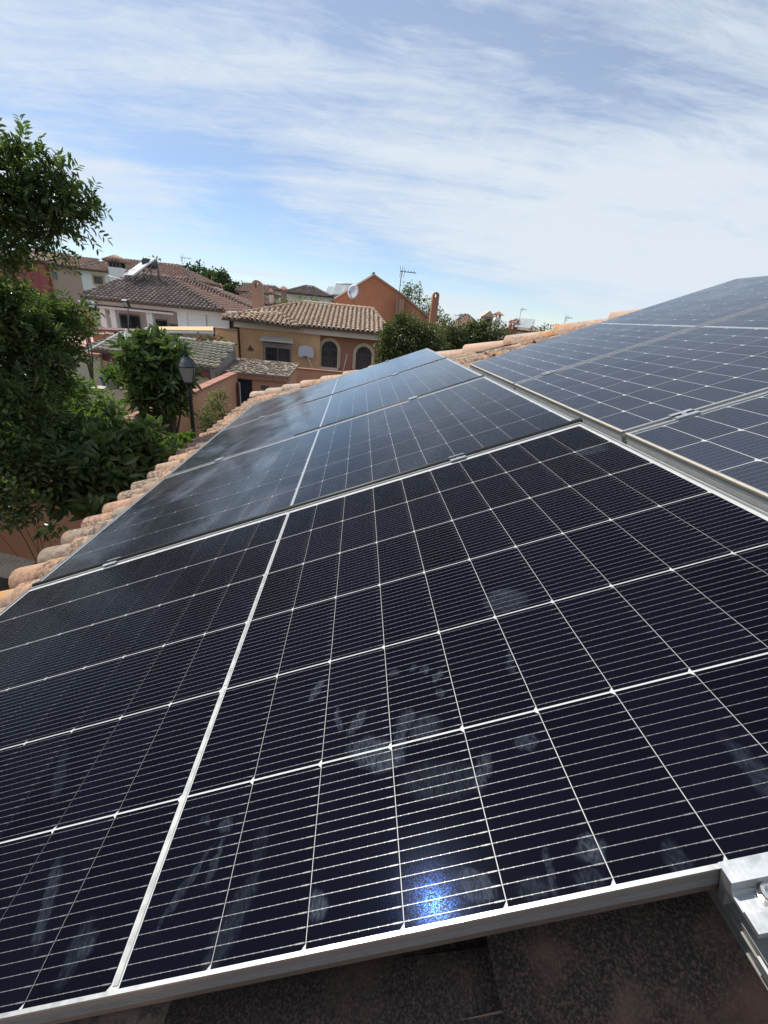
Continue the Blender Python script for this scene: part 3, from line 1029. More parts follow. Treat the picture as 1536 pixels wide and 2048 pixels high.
bc = Vector((0.6145, -0.0088, -0.0118))
MB().tube([bc, bc + Vector((0, 0, 0.0022))], 0.0098, 28, True).build('washer', M['steel'], ec, pw)
bt = MB()
ring = 24
vs, fs = [], []
for (rr, z) in ((0.0082, 0.0023), (0.0082, 0.0085), (0.0074, 0.0096), (0.0048, 0.0096), (0.0044, 0.0088), (0.0042, 0.0045)):
    for k in range(ring):
        a = 2 * PI * k / ring
        rr2 = rr if rr > 0.0047 else rr * (1 + 0.08 * math.cos(6 * a))
        vs.append(bc + Vector((math.cos(a) * rr2, math.sin(a) * rr2, z)))
for j in range(5):
    for k in range(ring):
        fs.append((j * ring + k, j * ring + (k + 1) % ring, (j + 1) * ring + (k + 1) % ring, (j + 1) * ring + k))
fs.append(tuple(5 * ring + k for k in range(ring)))
bt.add(vs, fs)
bt.build('socket_bolt', M['steel'], ec, pw)
MB().box((e0 + 0.002, -0.30, -0.068), (e0 + 0.0045, -0.0287, -0.052)).build('side_channel', M['alu_bright'], ec, pw)


# ------------------------------------------------------------------ foliage
def leaf_mat(name, c1, c2, c3, rough=0.45, trans=0.35):
    m = bpy.data.materials.new(name)
    m.use_nodes = True
    n = m.node_tree
    b = n.nodes['Principled BSDF']
    g = N(n, 'ShaderNodeNewGeometry')
    oi = N(n, 'ShaderNodeObjectInfo')
    rv = math_(n, 'FRACT', math_(n, 'ADD', g.outputs['Random Per Island'], oi.outputs['Random']))
    rp_ = N(n, 'ShaderNodeValToRGB')
    el = rp_.color_ramp.elements
    el.new(0.62)
    el[0].position, el[1].position, el[2].position = 0.0, 0.6, 1.0
    el[0].color, el[1].color, el[2].color = (*c1, 1), (*c2, 1), (*c3, 1)
    n.links.new(rv, rp_.inputs[0])
    col = rp_.outputs[0]
    big = noise(n, coords(n, geo=True), 1.3, 3, 0.5)
    col = mixc(n, maprange(n, big, 0.35, 0.7, 0.0, 0.5), col, c3)
    n.links.new(col, b.inputs['Base Color'])
    b.inputs['Roughness'].default_value = rough
    b.inputs['Specular IOR Level'].default_value = 0.4
    tl = N(n, 'ShaderNodeBsdfTranslucent')
    tcl = mixc(n, 1.0, col, (1.25, 1.5, 0.6), 'MULTIPLY')
    n.links.new(tcl, tl.inputs['Color'])
    mx = N(n, 'ShaderNodeMixShader')
    mx.inputs[0].default_value = trans
    out = n.nodes['Material Output']
    n.links.new(b.outputs[0], mx.inputs[1])
    n.links.new(tl.outputs[0], mx.inputs[2])
    n.links.new(mx.outputs[0], out.inputs[0])
    return m


M['leaf_dark'] = leaf_mat('dark_leaf', (0.042, 0.070, 0.034), (0.066, 0.102, 0.044), (0.14, 0.175, 0.06), rough=0.34, trans=0.42)
M['leaf_bright'] = leaf_mat('fresh_leaf', (0.06, 0.115, 0.028), (0.09, 0.165, 0.036), (0.17, 0.23, 0.05), trans=0.45)
M['leaf_loquat'] = leaf_mat('loquat_leaf', (0.052, 0.092, 0.038), (0.080, 0.130, 0.05), (0.16, 0.20, 0.085), rough=0.27, trans=0.25)
M['leaf_yellow'] = leaf_mat('yellow_green_leaf', (0.10, 0.13, 0.04), (0.15, 0.18, 0.06), (0.30, 0.24, 0.12), trans=0.4)
M['leaf_hedge'] = leaf_mat('hedge_leaf', (0.05, 0.072, 0.030), (0.078, 0.105, 0.042), (0.17, 0.17, 0.07), rough=0.4, trans=0.3)
M['leaf_euc'] = leaf_mat('grey_green_leaf', (0.10, 0.13, 0.07), (0.14, 0.17, 0.09), (0.20, 0.22, 0.12), trans=0.35)
M['leaf_hill'] = leaf_mat('hillside_leaf', (0.035, 0.06, 0.028), (0.055, 0.085, 0.035), (0.09, 0.12, 0.05), trans=0.25)
M['flower'] = leaf_mat('red_petal', (0.42, 0.03, 0.04), (0.55, 0.06, 0.06), (0.50, 0.10, 0.10), trans=0.3)


def leaf_arrays(pos, dirs, L, Wd, curl=0.15, quads=True):
    """blades: 6 verts, 2 quads each, folded along the midrib"""
    n_ = len(pos)
    d = dirs / np.linalg.norm(dirs, axis=1)[:, None]
    up = NR.normal(size=(n_, 3)) * 0.55 + np.array([0, 0, 1.0])
    s_ = np.cross(d, up)
    s_ /= np.linalg.norm(s_, axis=1)[:, None] + 1e-9
    nn = np.cross(s_, d)
    L = np.asarray(L).reshape(-1, 1) * np.ones((n_, 1))
    Wd = np.asarray(Wd).reshape(-1, 1) * np.ones((n_, 1))
    base = pos
    tip = pos + d * L - nn * L * curl
    mid = pos + d * L * 0.5 + nn * L * 0.02
    l1 = pos + d * L * 0.33 + s_ * Wd / 2 + nn * Wd * 0.22
    l2 = pos + d * L * 0.72 + s_ * Wd * 0.42 + nn * (Wd * 0.16 - L * curl * 0.4)
    r1 = pos + d * L * 0.33 - s_ * Wd / 2 + nn * Wd * 0.22
    r2 = pos + d * L * 0.72 - s_ * Wd * 0.42 + nn * (Wd * 0.16 - L * curl * 0.4)
    V = np.stack([base, l1, l2, tip, r2, r1], 1).reshape(-1, 3)
    i0 = (np.arange(n_) * 6)[:, None]
    F = np.concatenate([i0 + np.array([0, 1, 2, 3]), i0 + np.array([0, 3, 4, 5])], 0)
    return V, F


def sph(n_):
    v = NR.normal(size=(n_, 3))
    return v / np.linalg.norm(v, axis=1)[:, None]


def clump_points(clumps, per_m2, flat=1.0):
    P, D = [], []
    for (c, r) in clumps:
        k = max(12, int(per_m2 * 4 * r * r))
        q = sph(k)
        rad = r * (0.35 + 0.75 * NR.random(k) ** 0.6)
        # uneven outline: lobes
        lob = 1 + 0.28 * np.sin(q[:, 0] * 5 + c[0] * 3) * np.cos(q[:, 1] * 6 + c[1]) + 0.18 * np.sin(q[:, 2] * 9 + c[2])
        P.append(np.array(c) + q * (rad * lob)[:, None] * np.array([1, 1, flat]))
        D.append(q)
    return np.concatenate(P), np.concatenate(D)


def foliage(name, label, cat, clumps, m, leaf_l, leaf_w, per_m2, sprays=0, spray_len=0.3, droop=0.2, base=None, trunk=True, group=None,
            individuals=0, fork=None, trunk_r=0.08, extra_twigs=(), flower=None, rosette=0, part='crown', flat=1.0):
    """clumps: (px, py, Y, r_px)"""
    cl = []
    for (px, py, Y, r) in clumps:
        c = at(px, py, Y)
        dist = (c - Vector(CAM_C)).dot(Vector(CAM_AX[2]))
        cl.append((tuple(c), r * dist / FPX))
    cen = np.mean([c for c, r in cl], axis=0)
    gz = ground_z(cen[0], cen[1])
    if base is None:
        base = (cen[0], cen[1], gz)
    t = thing(name, base, label, cat, group)
    if sprays:
        # compound leaves: twigs carrying paired leaflets
        P, D = clump_points(cl, per_m2 / sprays, flat)
        nt_ = len(P)
        out = D * 0.9 + NR.normal(size=(nt_, 3)) * 0.5 + np.array([0, 0, 0.25])
        out /= np.linalg.norm(out, axis=1)[:, None]
        LP, LD, LL = [], [], []
        side = np.cross(out, NR.normal(size=(nt_, 3)))
        side /= np.linalg.norm(side, axis=1)[:, None]
        sl_ = spray_len * (0.6 + 0.7 * NR.random(nt_))
        for k in range(sprays):
            f = (k // 2 + 0.6) / (sprays / 2 + 0.6)
            sg = 1 if k % 2 else -1
            p_ = P + out * (sl_ * f)[:, None] - np.array([0, 0, 1.0]) * (droop * sl_ * f * f)[:, None]
            d_ = side * sg + out * 0.8 + NR.normal(size=(nt_, 3)) * 0.22
            LP.append(p_)
            LD.append(d_)
            LL.append(leaf_l * (1 - 0.35 * abs(f - 0.45)) * (0.8 + 0.4 * NR.random(nt_)))
        P, D, LLn = np.concatenate(LP), np.concatenate(LD), np.concatenate(LL)
        V, F = leaf_arrays(P, D, LLn, LLn * leaf_w / leaf_l)
    elif rosette:
        P0, D0 = clump_points(cl, per_m2 / rosette, flat)
        P = np.repeat(P0, rosette, 0)
        ax = D0 * 0.7 + np.array([0, 0, 0.7])
        D = np.repeat(ax, rosette, 0) * 0.45 + sph(len(P)) * 0.95
        LLn = leaf_l * (0.6 + 0.6 * NR.random(len(P)))
        V, F = leaf_arrays(P, D, LLn, LLn * leaf_w / leaf_l, curl=0.28)
    else:
        P, D = clump_points(cl, per_m2, flat)
        D = D + NR.normal(size=D.shape) * 0.8 + np.array([0, 0, -droop])
        LLn = leaf_l * (0.6 + 0.7 * NR.random(len(P)))
        V, F = leaf_arrays(P, D, LLn, LLn * leaf_w / leaf_l)
    nl = len(P)
    if individuals and nl > individuals:
        # the leaves nearest the camera are single pieces
        dist = np.linalg.norm(P - CAM_C, axis=1)
        order = np.argsort(dist)
        pick = order[: individuals]
        keep = np.ones(nl, bool)
        keep[pick] = False
        vv, ff = leaf_arrays(np.zeros((3, 3)), np.array([[1.0, 0, 0]] * 3), leaf_l, leaf_w, curl=0.25)
        lm = fast_mesh('leaf', vv[:6], np.array([[0, 1, 2, 3], [0, 3, 4, 5]]), m, True)
        for i_ in pick:
            s_ = float(LLn[i_] / leaf_l)
            q = Vector(D[i_]).to_track_quat('X', 'Z')
            mt = Matrix.Translation(Vector(P[i_])) @ q.to_matrix().to_4x4() @ Matrix.Rotation(rnd.uniform(-0.7, 0.7), 4, 'X') @ Matrix.Scale(s_, 4)
            link('leaf', lm, t, mt)
        V = V.reshape(-1, 6, 3)[keep].reshape(-1, 3)
        i0 = (np.arange(keep.sum()) * 6)[:, None]
        F = np.concatenate([i0 + np.array([0, 1, 2, 3]), i0 + np.array([0, 3, 4, 5])], 0)
    o = link(part, fast_mesh(part, V, F, m, False), t)
    if flower:
        fm, fl, fn = flower
        fp, fd = clump_points([(c, r * 1.02) for c, r in cl], fn)
        V2, F2 = leaf_arrays(fp, fd, fl, fl * 0.8)
        o2 = link('blossom', fast_mesh('blossom', V2, F2, fm), t)
        o2['kind'] = 'stuff'
    if trunk:
        b = MB()
        bs = Vector(base)
        mid = Vector(cen) * 0.55 + bs * 0.45 + Vector((rnd.uniform(-.1, .1), rnd.uniform(-.1, .1), 0))
        if fork:
            mid = Vector(fork)
        b.tube([bs, bs * 0.5 + mid * 0.5 + Vector((0.03, 0.02, 0)), mid], [trunk_r, trunk_r * 0.8, trunk_r * 0.65], 9)
        for (c, r) in cl:
            c = Vector(c)
            b.tube([mid, mid * 0.55 + c * 0.45 + Vector((rnd.uniform(-1, 1), rnd.uniform(-1, 1), rnd.uniform(-.3, .6))) * r * 0.3, c],
                   [trunk_r * 0.5, trunk_r * 0.3, trunk_r * 0.1], 6)
            for q in range(5):
                e = c + Vector(sph(1)[0]) * r * 0.85
                b.tube([c, (c + e) / 2 + Vector((0, 0, r * 0.1)), e], [trunk_r * 0.12, trunk_r * 0.08, trunk_r * 0.03], 5)
        b.build('trunk', M['bark'], t)
    return t


# ------------------------------------------------------------------ building parts
def wallq(root, x0, x1, y0, y1, z0, z1, m, name='wall'):
    return MB().box((x0, y0, z0), (x1, y1, z1)).build(name, m, root)


def grille(parent, x0, x1, z0, z1, y, n_, m, r=0.012, rails=3):
    b = MB()
    for i in range(n_ + 1):
        x = x0 + (x1 - x0) * i / n_
        b.box((x - r, y - r, z0), (x + r, y + r, z1))
    for k in range(rails):
        z = z0 + (z1 - z0) * k / (rails - 1)
        b.box((x0, y - r * 1.3, z - r), (x1, y - r * 1.05, z + r))
    return b.build('grille', m, parent)


def window(root, x0, x1, z0, z1, y, frame=M['whitepaint'], trim=None, bars=0, barm=None, depth=0.12, tw=0.14, mull=1, shutter=0.0):
    """front at y (wall face), facing -y"""
    f = MB()
    t = 0.05
    f.box((x0, y - 0.02, z0), (x0 + t, y + 0.03, z1))
    f.box((x1 - t, y - 0.02, z0), (x1, y + 0.03, z1))
    f.box((x0 + t, y - 0.02, z0), (x1 - t, y + 0.03, z0 + t))
    f.box((x0 + t, y - 0.02, z1 - t), (x1 - t, y + 0.03, z1))
    for k in range(mull):
        xm = x0 + (x1 - x0) * (k + 1) / (mull + 1)
        f.box((xm - t / 2, y - 0.018, z0 + t), (xm + t / 2, y + 0.03, z1 - t))
    fo = f.build('window', frame, root)
    MB().box((x0 + 0.01, y - 0.006, z0 + 0.01), (x1 - 0.01, y + 0.01, z1 - 0.01)).build('pane', M['glass'], fo)
    if shutter:
        sb = MB()
        k = 0
        z = z1 - t
        while z > z1 - shutter:
            sb.box((x0 + t, y - 0.016, z - 0.07), (x1 - t, y - 0.008, z - 0.008))
            z -= 0.08
        sb.build('shutter', M['canvas'], fo)['kind'] = 'stuff'
    if trim:
        tb = MB()
        tb.box((x0 - tw, y - 0.05, z0 - tw), (x0, y + 0.02, z1 + tw))
        tb.box((x1, y - 0.05, z0 - tw), (x1 + tw, y + 0.02, z1 + tw))
        tb.box((x0, y - 0.05, z1), (x1, y + 0.02, z1 + tw))
        tb.box((x0, y - 0.05, z0 - tw), (x1, y + 0.02, z0))
        tb.build('trim', trim, fo)
    if bars:
        grille(fo, x0 - 0.04, x1 + 0.04, z0 - 0.03, z1 + 0.03, y - depth, bars, barm or M['iron'])
    return fo


def antenna(loc, h, label, boom=1.0, ang=0.0, s=1.0, lean=(0, 0)):
    x, y, z = loc
    t = thing('tv_antenna', loc, label, 'antenna', 'rooftop television antennas')
    top = Vector((x + lean[0], y + lean[1], z + h))
    MB().tube([loc, top], 0.022 * s, 6).build('mast', M['irongrey'], t)
    b = MB()
    dx, dy = math.cos(ang), math.sin(ang)
    a0 = top + Vector((0, 0, -0.05))
    b.tube([a0 - Vector((dx, dy, 0)) * 0.1, a0 + Vector((dx, dy, 0)) * boom], 0.018 * s, 6)
    b.build('boom', M['irongrey'], t)
    e = MB()
    for k in range(5):
        c = a0 + Vector((dx, dy, 0)) * (boom * (0.05 + 0.2 * k))
        l = 0.34 - 0.045 * k
        e.tube([c + Vector((-dy * l, dx * l, 0.10)), c, c + Vector((dy * l, -dx * l, 0.10))], 0.010 * s, 5)
    for sg in (-1, 1):
        for k in range(3):
            c = a0 + Vector((dx, dy, 0)) * (-0.06 + 0.16 * k)
            e.tube([c, c + Vector((-0.05, 0.0, 0.36 * sg - 0.03 * k))], 0.009 * s, 5)
    e.build('elements', M['irongrey'], t)
    return t


def solar_heater(px, py, Y, label, wid=2.0, hgt=1.8, tilt=50, yaw=0.0, tank=True, m=None, legs=0.3, gm=None):
    o = at(px, py, Y)
    mw = Matrix.Translation(o) @ Matrix.Rotation(R(yaw), 4, 'Z')
    t = thing('solar_water_heater', None, label, 'solar heater', 'solar water heaters on roofs', mw=mw)
    ti = Matrix.Rotation(R(tilt), 4, 'X')
    pm = mw @ ti
    for k in range(2):
        x0 = -wid / 2 + k * wid / 2 + 0.02
        fb = MB().box((x0, 0, 0.0), (x0 + wid / 2 - 0.04, hgt, 0.08)).build('collector', m or M['solarwhite'], t, pm)
        MB().box((x0 + 0.05, 0.05, 0.082), (x0 + wid / 2 - 0.09, hgt - 0.05, 0.088)).build('glass', gm or M['glassdull'], fb, pm)
    top = Vector((0, hgt * math.cos(R(tilt)), hgt * math.sin(R(tilt))))
    b = MB()
    for sx_ in (-wid / 2 + 0.1, wid / 2 - 0.1):
        b.tube([mw @ Vector((sx_, top.y + 0.1, -legs)), mw @ Vector((sx_, top.y, top.z))], 0.03, 6)
        b.tube([mw @ Vector((sx_, 0.0, -legs)), mw @ Vector((sx_, top.y + 0.1, -legs))], 0.03, 6)
        b.tube([mw @ Vector((sx_, 0.0, -legs)), mw @ Vector((sx_, 0, 0))], 0.03, 6)
        b.tube([mw @ Vector((sx_, 0.0, -legs)), mw @ Vector((sx_, top.y, top.z))], 0.022, 6)
    b.build('stand', M['irongrey'], t)
    if tank:
        c = mw @ (top + Vector((0, 0.30, 0.10)))
        ax = (mw.to_3x3() @ Vector((1, 0, 0)))
        MB().tube([c - ax * wid * 0.46, c - ax * wid * 0.44, c + ax * wid * 0.44, c + ax * wid * 0.46], [0.2, 0.27, 0.27, 0.2], 16).build('tank', M['greypaint'], t)
    return t


M['glassdull'] = plain('dusty_collector_glass', (0.42, 0.46, 0.47), 0.18, c2=(0.34, 0.38, 0.40), scale=2)
M['glassdark'] = window_glass('dark_collector_glass', (0.10, 0.13, 0.17))


def chimney_arch(root, x, y, z0, z1, wd, dp, m, hole=True):
    """slab chimney with a round head and an opening through it"""
    b = MB()
    seg = 12
    r = wd / 2
    zc = z1 - r
    # outline loop with hole, built as strips
    hw, hz0, hz1 = wd * 0.17, zc - 0.22 * wd, zc + 0.12 * wd
    outer = [(-r * 1.06, z0), (-r, zc)] + [(-r * math.cos(PI * k / seg), zc + r * math.sin(PI * k / seg)) for k in range(1, seg)] + [(r, zc), (r * 1.06, z0)]
    inner = [(-hw, hz0), (-hw, hz1)] + [(-hw * math.cos(PI * k / seg), hz1 + hw * math.sin(PI * k / seg)) for k in range(1, seg)] + [(hw, hz1), (hw, hz0)]
    n_ = len(outer)
    vs = []
    for yy in (y, y + dp):
        vs += [(x + a, yy, c) for a, c in outer] + [(x + a, yy, c) for a, c in inner]
    fs = []
    for k in range(n_ - 1):
        fs.append((k, k + 1, n_ + k + 1, n_ + k))
        o = 2 * n_
        fs.append((o + k + 1, o + k, o + n_ + k, o + n_ + k + 1))
        fs.append((k + 1, k, o + k, o + k + 1))
        fs.append((n_ + k, n_ + k + 1, o + n_ + k + 1, o + n_ + k))
    fs.append((n_ - 1, 0, n_, 2 * n_ - 1))
    fs.append((2 * n_, 3 * n_ - 1, 4 * n_ - 1, 3 * n_))
    fs.append((n_, n_ * 3, 4 * n_ - 1, 2 * n_ - 1))
    b.add(vs, fs)
    return b.build('chimney', m, root)


# ------------------------------------------------------------------ ochre house straight ahead
YH = 27.0
h = thing('ochre_house', (-3, 31, -4.0), 'ochre and brown house with hipped clay roof, barred window and two arches', 'house')
zt, zb = -0.22, -0.60
XL, XR, XM = -6.90, 1.6, -2.16
wallq(h, XL, XM, YH, YH + 7.5, -4.4, zb + 0.02, M['orange'])
wallq(h, XM + 0.002, XR, YH + 0.35, YH + 7.4, -4.4, zb + 0.02, M['orange_dark'])
MB().box((-7.15, YH - 0.25, zb - 0.02), (1.9, YH + 7.7, zt)).build('fascia', M['fascia'], h)
# hipped roof: front and right slopes carry tiles; ridge behind
el, er = Vector((-7.75, YH - 0.5, zt + 0.02)), Vector((2.15, YH - 0.5, zt + 0.02))
rl, rr_ = at(607, 607, 31.2), at(748, 605, 31.2)
zr = (rl.z + rr_.z) / 2
rl.z = rr_.z = zr - 0.22
bl, br = Vector((el.x, 35.2, el.z)), Vector((er.x, 35.2, er.z))
tile_plane(h, [el, er, rr_, rl], M['tile_h'], 0.285, 0.34, 0.105)
tile_plane(h, [er, br, rr_], M['tile_h'], 0.285, 0.40, 0.105)
tile_plane(h, [bl, el, rl], M['tile_h'], 0.285, 0.40, 0.105)
MB().prism([br, bl, rl, rr_], (0, 0, -0.1)).build('rear_roof', M['tile_h'], h)
for a_, b_ in ((el, rl), (rl, rr_), (er, rr_)):
    hip_cap(h, a_ + Vector((0, 0, 0.06)), b_ + Vector((0, 0, 0.06)), M['hip_h'], r=0.12, L=0.42)
# the small dropped porch roof corner on the left of the front
q0, q1, q2 = at(478, 636, YH - 1.0), at(600, 656, YH - 1.0), at(560, 629, YH + 0.6)
q3 = at(505, 630, YH + 0.2)
tile_plane(h, [q0, q1, q2, q3], M['tile_h'], 0.285, 0.30, 0.105, over=0.0)
hip_cap(h, q3 + Vector((0, -0.05, 0.05)), q2 + Vector((0, -0.05, 0.05)), M['hip_h'], r=0.12, L=0.4)
hip_cap(h, q1 + Vector((-0.05, 0, 0.05)), q2 + Vector((0, -0.05, 0.05)), M['hip_h'], r=0.14, L=0.42)
wf = window(h, -5.45, -3.88, -2.50, -1.30, YH - 0.01, M['greypaint'], bars=17, barm=M['irongrey'], depth=0.22, mull=1, shutter=0.28)
hood = MB()
hood.prism([(-5.68, YH - 0.50, -1.22), (-3.66, YH - 0.50, -1.22), (-3.80, YH - 0.02, -0.98), (-5.50, YH - 0.02, -0.98)], (0, 0, 0.05))
hood.build('window_hood', M['fascia'], h)
# arches
def arch(x0, x1, z0, zs, y, tw=0.19):
    xc, r = (x0 + x1) / 2, (x1 - x0) / 2
    seg = 14
    o_, i_ = [], []
    o_.append((x0 - tw, z0))
    i_.append((x0, z0))
    for k in range(seg + 1):
        a = PI * k / seg
        o_.append((xc - math.cos(a) * (r + tw), zs + math.sin(a) * (r + tw)))
        i_.append((xc - math.cos(a) * r, zs + math.sin(a) * r))
    o_.append((x1 + tw, z0))
    i_.append((x1, z0))
    n_ = len(o_)
    vs = [(a, y - 0.08, b) for a, b in o_] + [(a, y - 0.08, b) for a, b in i_] + [(a, y + 0.02, b) for a, b in o_] + [(a, y + 0.02, b) for a, b in i_]
    fs = []
    for k in range(n_ - 1):
        fs += [(k, k + 1, n_ + k + 1, n_ + k), (k + 1, k, 2 * n_ + k, 2 * n_ + k + 1), (n_ + k, n_ + k + 1, 3 * n_ + k + 1, 3 * n_ + k)]
    w_ = MB().add(vs, fs).build('arched_window', M['archtrim'], h)
    MB().prism([(a, y - 0.012, b) for a, b in i_], (0, 0.02, 0)).build('pane', M['glass'], w_)
    g = MB()
    for k in range(1, 11):
        x = x0 + (x1 - x0) * k / 11
        zt_ = zs + math.sqrt(max(0, r * r - (x - xc) ** 2))
        g.box((x - 0.012, y - 0.06, z0), (x + 0.012, y - 0.036, zt_))
    for z in (z0 + 0.04, z0 + (zs - z0) * 0.5, zs):
        g.box((x0, y - 0.034, z - 0.015), (x1, y - 0.018, z + 0.015))
    g.build('grille', M['irongrey'], w_)
    s = MB().box((x0 - 0.1, y - 0.25, z0 - 0.12), (x1 + 0.1, y - 0.0, z0)).build('sill', M['fascia'], w_)


YA = YH + 0.34
arch(-2.08, -1.10, -2.46, -1.43, YA)
arch(0.05, 1.02, -2.46, -1.55, YA)
# backboard with ring and its pole
bbt = thing('basketball_backboard', (-3.0, YH - 0.3, -1.9), 'pale rounded basketball backboard with a small rim on the ochre wall', 'backboard')
seg = 10
pl = [(-3.40, -1.93), (-2.50, -1.93), (-2.50, -1.50)] + [(-2.95 + 0.45 * math.cos(PI * k / seg), -1.50 + 0.22 * math.sin(PI * k / seg)) for k in range(1, seg)] + [(-3.40, -1.50)]
MB().prism([(a, YH - 0.36, c) for a, c in pl], (0, 0.05, 0)).build('board', M['board'], bbt)
MB().tube([(-2.95 + 0.15 * math.cos(a / 12 * 2 * PI), YH - 0.55 + 0.15 * math.sin(a / 12 * 2 * PI), -1.88) for a in range(13)], 0.014, 6).build('rim', M['irongrey'], bbt)
MB().box((-3.02, YH - 0.31, -1.85), (-2.88, YH - 0.0, -1.65)).build('bracket', M['irongrey'], bbt)
pbar = MB().tube([at(612, 706, YH - 0.3), at(626, 740, YH - 0.35), at(634, 770, YH - 0.4)], 0.03, 6).build('leaning_pole', M['fascia'], None)
tag(pbar, 'thin pale pole leaning on the ochre wall below the backboard', 'pole', 'thin poles leaning on the ochre house')
pbar = MB().tube([at(694, 708, YH - 0.3), at(689, 730, YH - 0.35), at(680, 770, YH - 0.4)], 0.028, 6).build('leaning_pole', M['fascia'], None)
tag(pbar, 'thin pale pole leaning on the brown wall between the two arches', 'pole', 'thin poles leaning on the ochre house')
orn = MB()
for k, (dx_, dz_) in enumerate(((0, 0.13), (-0.07, 0.02), (0.07, 0.02), (0, 0.0), (-0.13, -0.08), (0.13, -0.08), (0, -0.1))):
    orn.box((-6.30 + dx_ - 0.035, YH - 0.05, -1.75 + dz_ - 0.035), (-6.30 + dx_ + 0.035, YH - 0.003, -1.75 + dz_ + 0.035))
tag(orn.build('wall_ornament', M['iron'], None), 'small dark iron ornament on the ochre wall left of the barred window', 'ornament')
# tall stained chimney at the left behind the hip, red-brown one at the right
c1 = at(515, 625, 30.0)
chimney_arch(h, c1.x, 30.0, c1.z - 1.6, at(514, 560, 30).z, 0.62, 0.5, M['oldchim'])
# side wall with the orange arch niche, left of the house
sw = thing('side_wall', (-7.6, 26.5, -4.2), 'peeling orange wall with a bright round niche left of the ochre house', 'wall')
wl, wr = at(430, 657, 26.4), at(476, 657, 26.4)
MB().box((wl.x, 26.4, -4.3), (XL - 0.01, 26.65, wl.z)).build('wall_face', M['orange'], sw)
MB().box((wl.x - 0.05, 26.3, wl.z), (XL + 0.0, 26.75, wl.z + 0.07)).build('coping', M['oldchim'], sw)
nc = at(451, 690, 26.38)
MB().prism([(nc.x + 0.36 * math.cos(a * PI / 8), 26.37, nc.z + 0.5 * math.sin(a * PI / 8)) for a in range(16)], (0, 0.028, 0)).build('niche', M['awning'], sw)

# low wall in front of the ochre house
lw = thing('low_wall', (-1, 24, -4.2), 'low terracotta garden wall running in front of the ochre house', 'wall')
a_, b_ = at(588, 737, 23.5), at(720, 754, 23.5)
MB().box((a_.x, 23.5, -4.4), (3.0, 23.7, a_.z)).build('wall_face', M['terracotta'], lw)
MB().box((a_.x, 23.45, a_.z), (3.0, 23.75, a_.z + 0.05)).build('coping', M['coping'], lw)

# ------------------------------------------------------------------ outbuilding with the dark door
g = thing('outbuilding', (-4.2, 20, -4.65), 'low terracotta outbuilding with a dark open door and gravelly flat roof', 'outbuilding')
YG = 18.4
gl_, gr_ = at(440, 744, YG), at(573, 757, YG)
gz = (gl_.z + gr_.z) / 2
# wall in pieces round the doorway
dl, dr = at(469, 760, YG).x, at(504, 760, YG).x
dz = at(470, 757, YG).z
gx0, gx1 = gl_.x - 0.1, gr_.x
b = MB()
b.box((gx0, YG, -4.65), (dl, YG + 0.2, gz))
b.box((dr, YG, -4.65), (gx1, YG + 0.2, gz))
b.box((dl, YG, dz), (dr, YG + 0.2, gz))
b.box((gx0, YG + 0.2, -4.65), (gx0 + 0.2, 21.5, gz))
b.box((gx1 - 0.2, YG + 0.2, -4.65), (gx1, 21.5, gz))
b.box((gx0 + 0.2, 21.3, -4.65), (gx1 - 0.2, 21.5, gz))
b.build('wall', M['terracotta'], g)
MB().prism([(gx0 - 0.05, YG - 0.12, gz), (gx1 + 0.12, YG - 0.12, gz), (gx1 + 0.12, 21.7, gz + 0.18), (gx0 - 0.05, 21.7, gz + 0.18)], (0, 0, 0.10)).build('roof', M['stone'], g)
MB().box((gx0 - 0.03, YG - 0.10, gz - 0.16), (gx1 + 0.10, YG - 0.002, gz - 0.002)).build('roof_edge', M['coping'], g)
rb = MB()
for k in range(420):
    x = rnd.uniform(gx0, gx1 + 0.05)
    y = rnd.uniform(YG - 0.05, 21.6)
    z = gz + 0.10 + 0.18 * (y - YG + 0.12) / (21.7 - YG + 0.12)
    s_ = rnd.uniform(0.025, 0.06)
    rb.prism([(x - s_, y - s_, z), (x + s_, y - s_ * 0.7, z), (x + s_ * 0.8, y + s_, z), (x - s_, y + s_ * 0.8, z)], (0, 0, s_ * 0.8))
rb.build('roof_pebbles', M['stone'], g)['kind'] = 'stuff'
MB().box((dl + 0.01, YG + 0.12, -4.65), (dr - 0.01, YG + 0.17, dz - 0.01)).build('door_opening', M['door'], g)
df_ = MB()
df_.box((dl, YG - 0.02, -4.65), (dl + 0.05, YG + 0.11, dz))
df_.box((dr - 0.05, YG - 0.02, -4.65), (dr, YG + 0.11, dz))
df_.box((dl + 0.05, YG - 0.02, dz - 0.05), (dr - 0.05, YG + 0.11, dz))
df_.build('door_frame', M['door'], g)
md = Matrix.Translation((dl + 0.06, YG + 0.02, 0)) @ Matrix.Rotation(R(-62), 4, 'Z')
dleaf = MB().box((0, -0.02, -4.6), (0.62, 0.02, dz - 0.08), md).build('door', M['greypaint'], g)
MB().box((0.52, -0.05, -3.7), (0.58, 0.0, -3.6), md).build('handle', M['iron'], dleaf)
pv = at(530, 775, YG)
MB().box((pv.x - 0.16, YG - 0.03, pv.z - 0.08), (pv.x + 0.16, YG - 0.002, pv.z + 0.08)).build('vent', M['irongrey'], g)

# ------------------------------------------------------------------ long garden wall on the left
gw = thing('garden_wall', (-4.8, 6, -4.65), 'long terracotta garden wall with clay coping behind the plants', 'wall')
MB().box((-5.0, -6, -4.7), (-4.8, 18.3, -2.02)).build('wall_face', M['terracotta'], gw)
cb = MB()
y = -6
k = 0
copm = MB().box((-5.06, 0, -2.02), (-4.74, 0.49, -1.95)).mesh('coping_slab', M['coping'])
while y < 18.0:
    link('coping_slab', copm, gw, Matrix.Translation((0, y, rnd.uniform(-0.004, 0.004))))
    y += 0.5
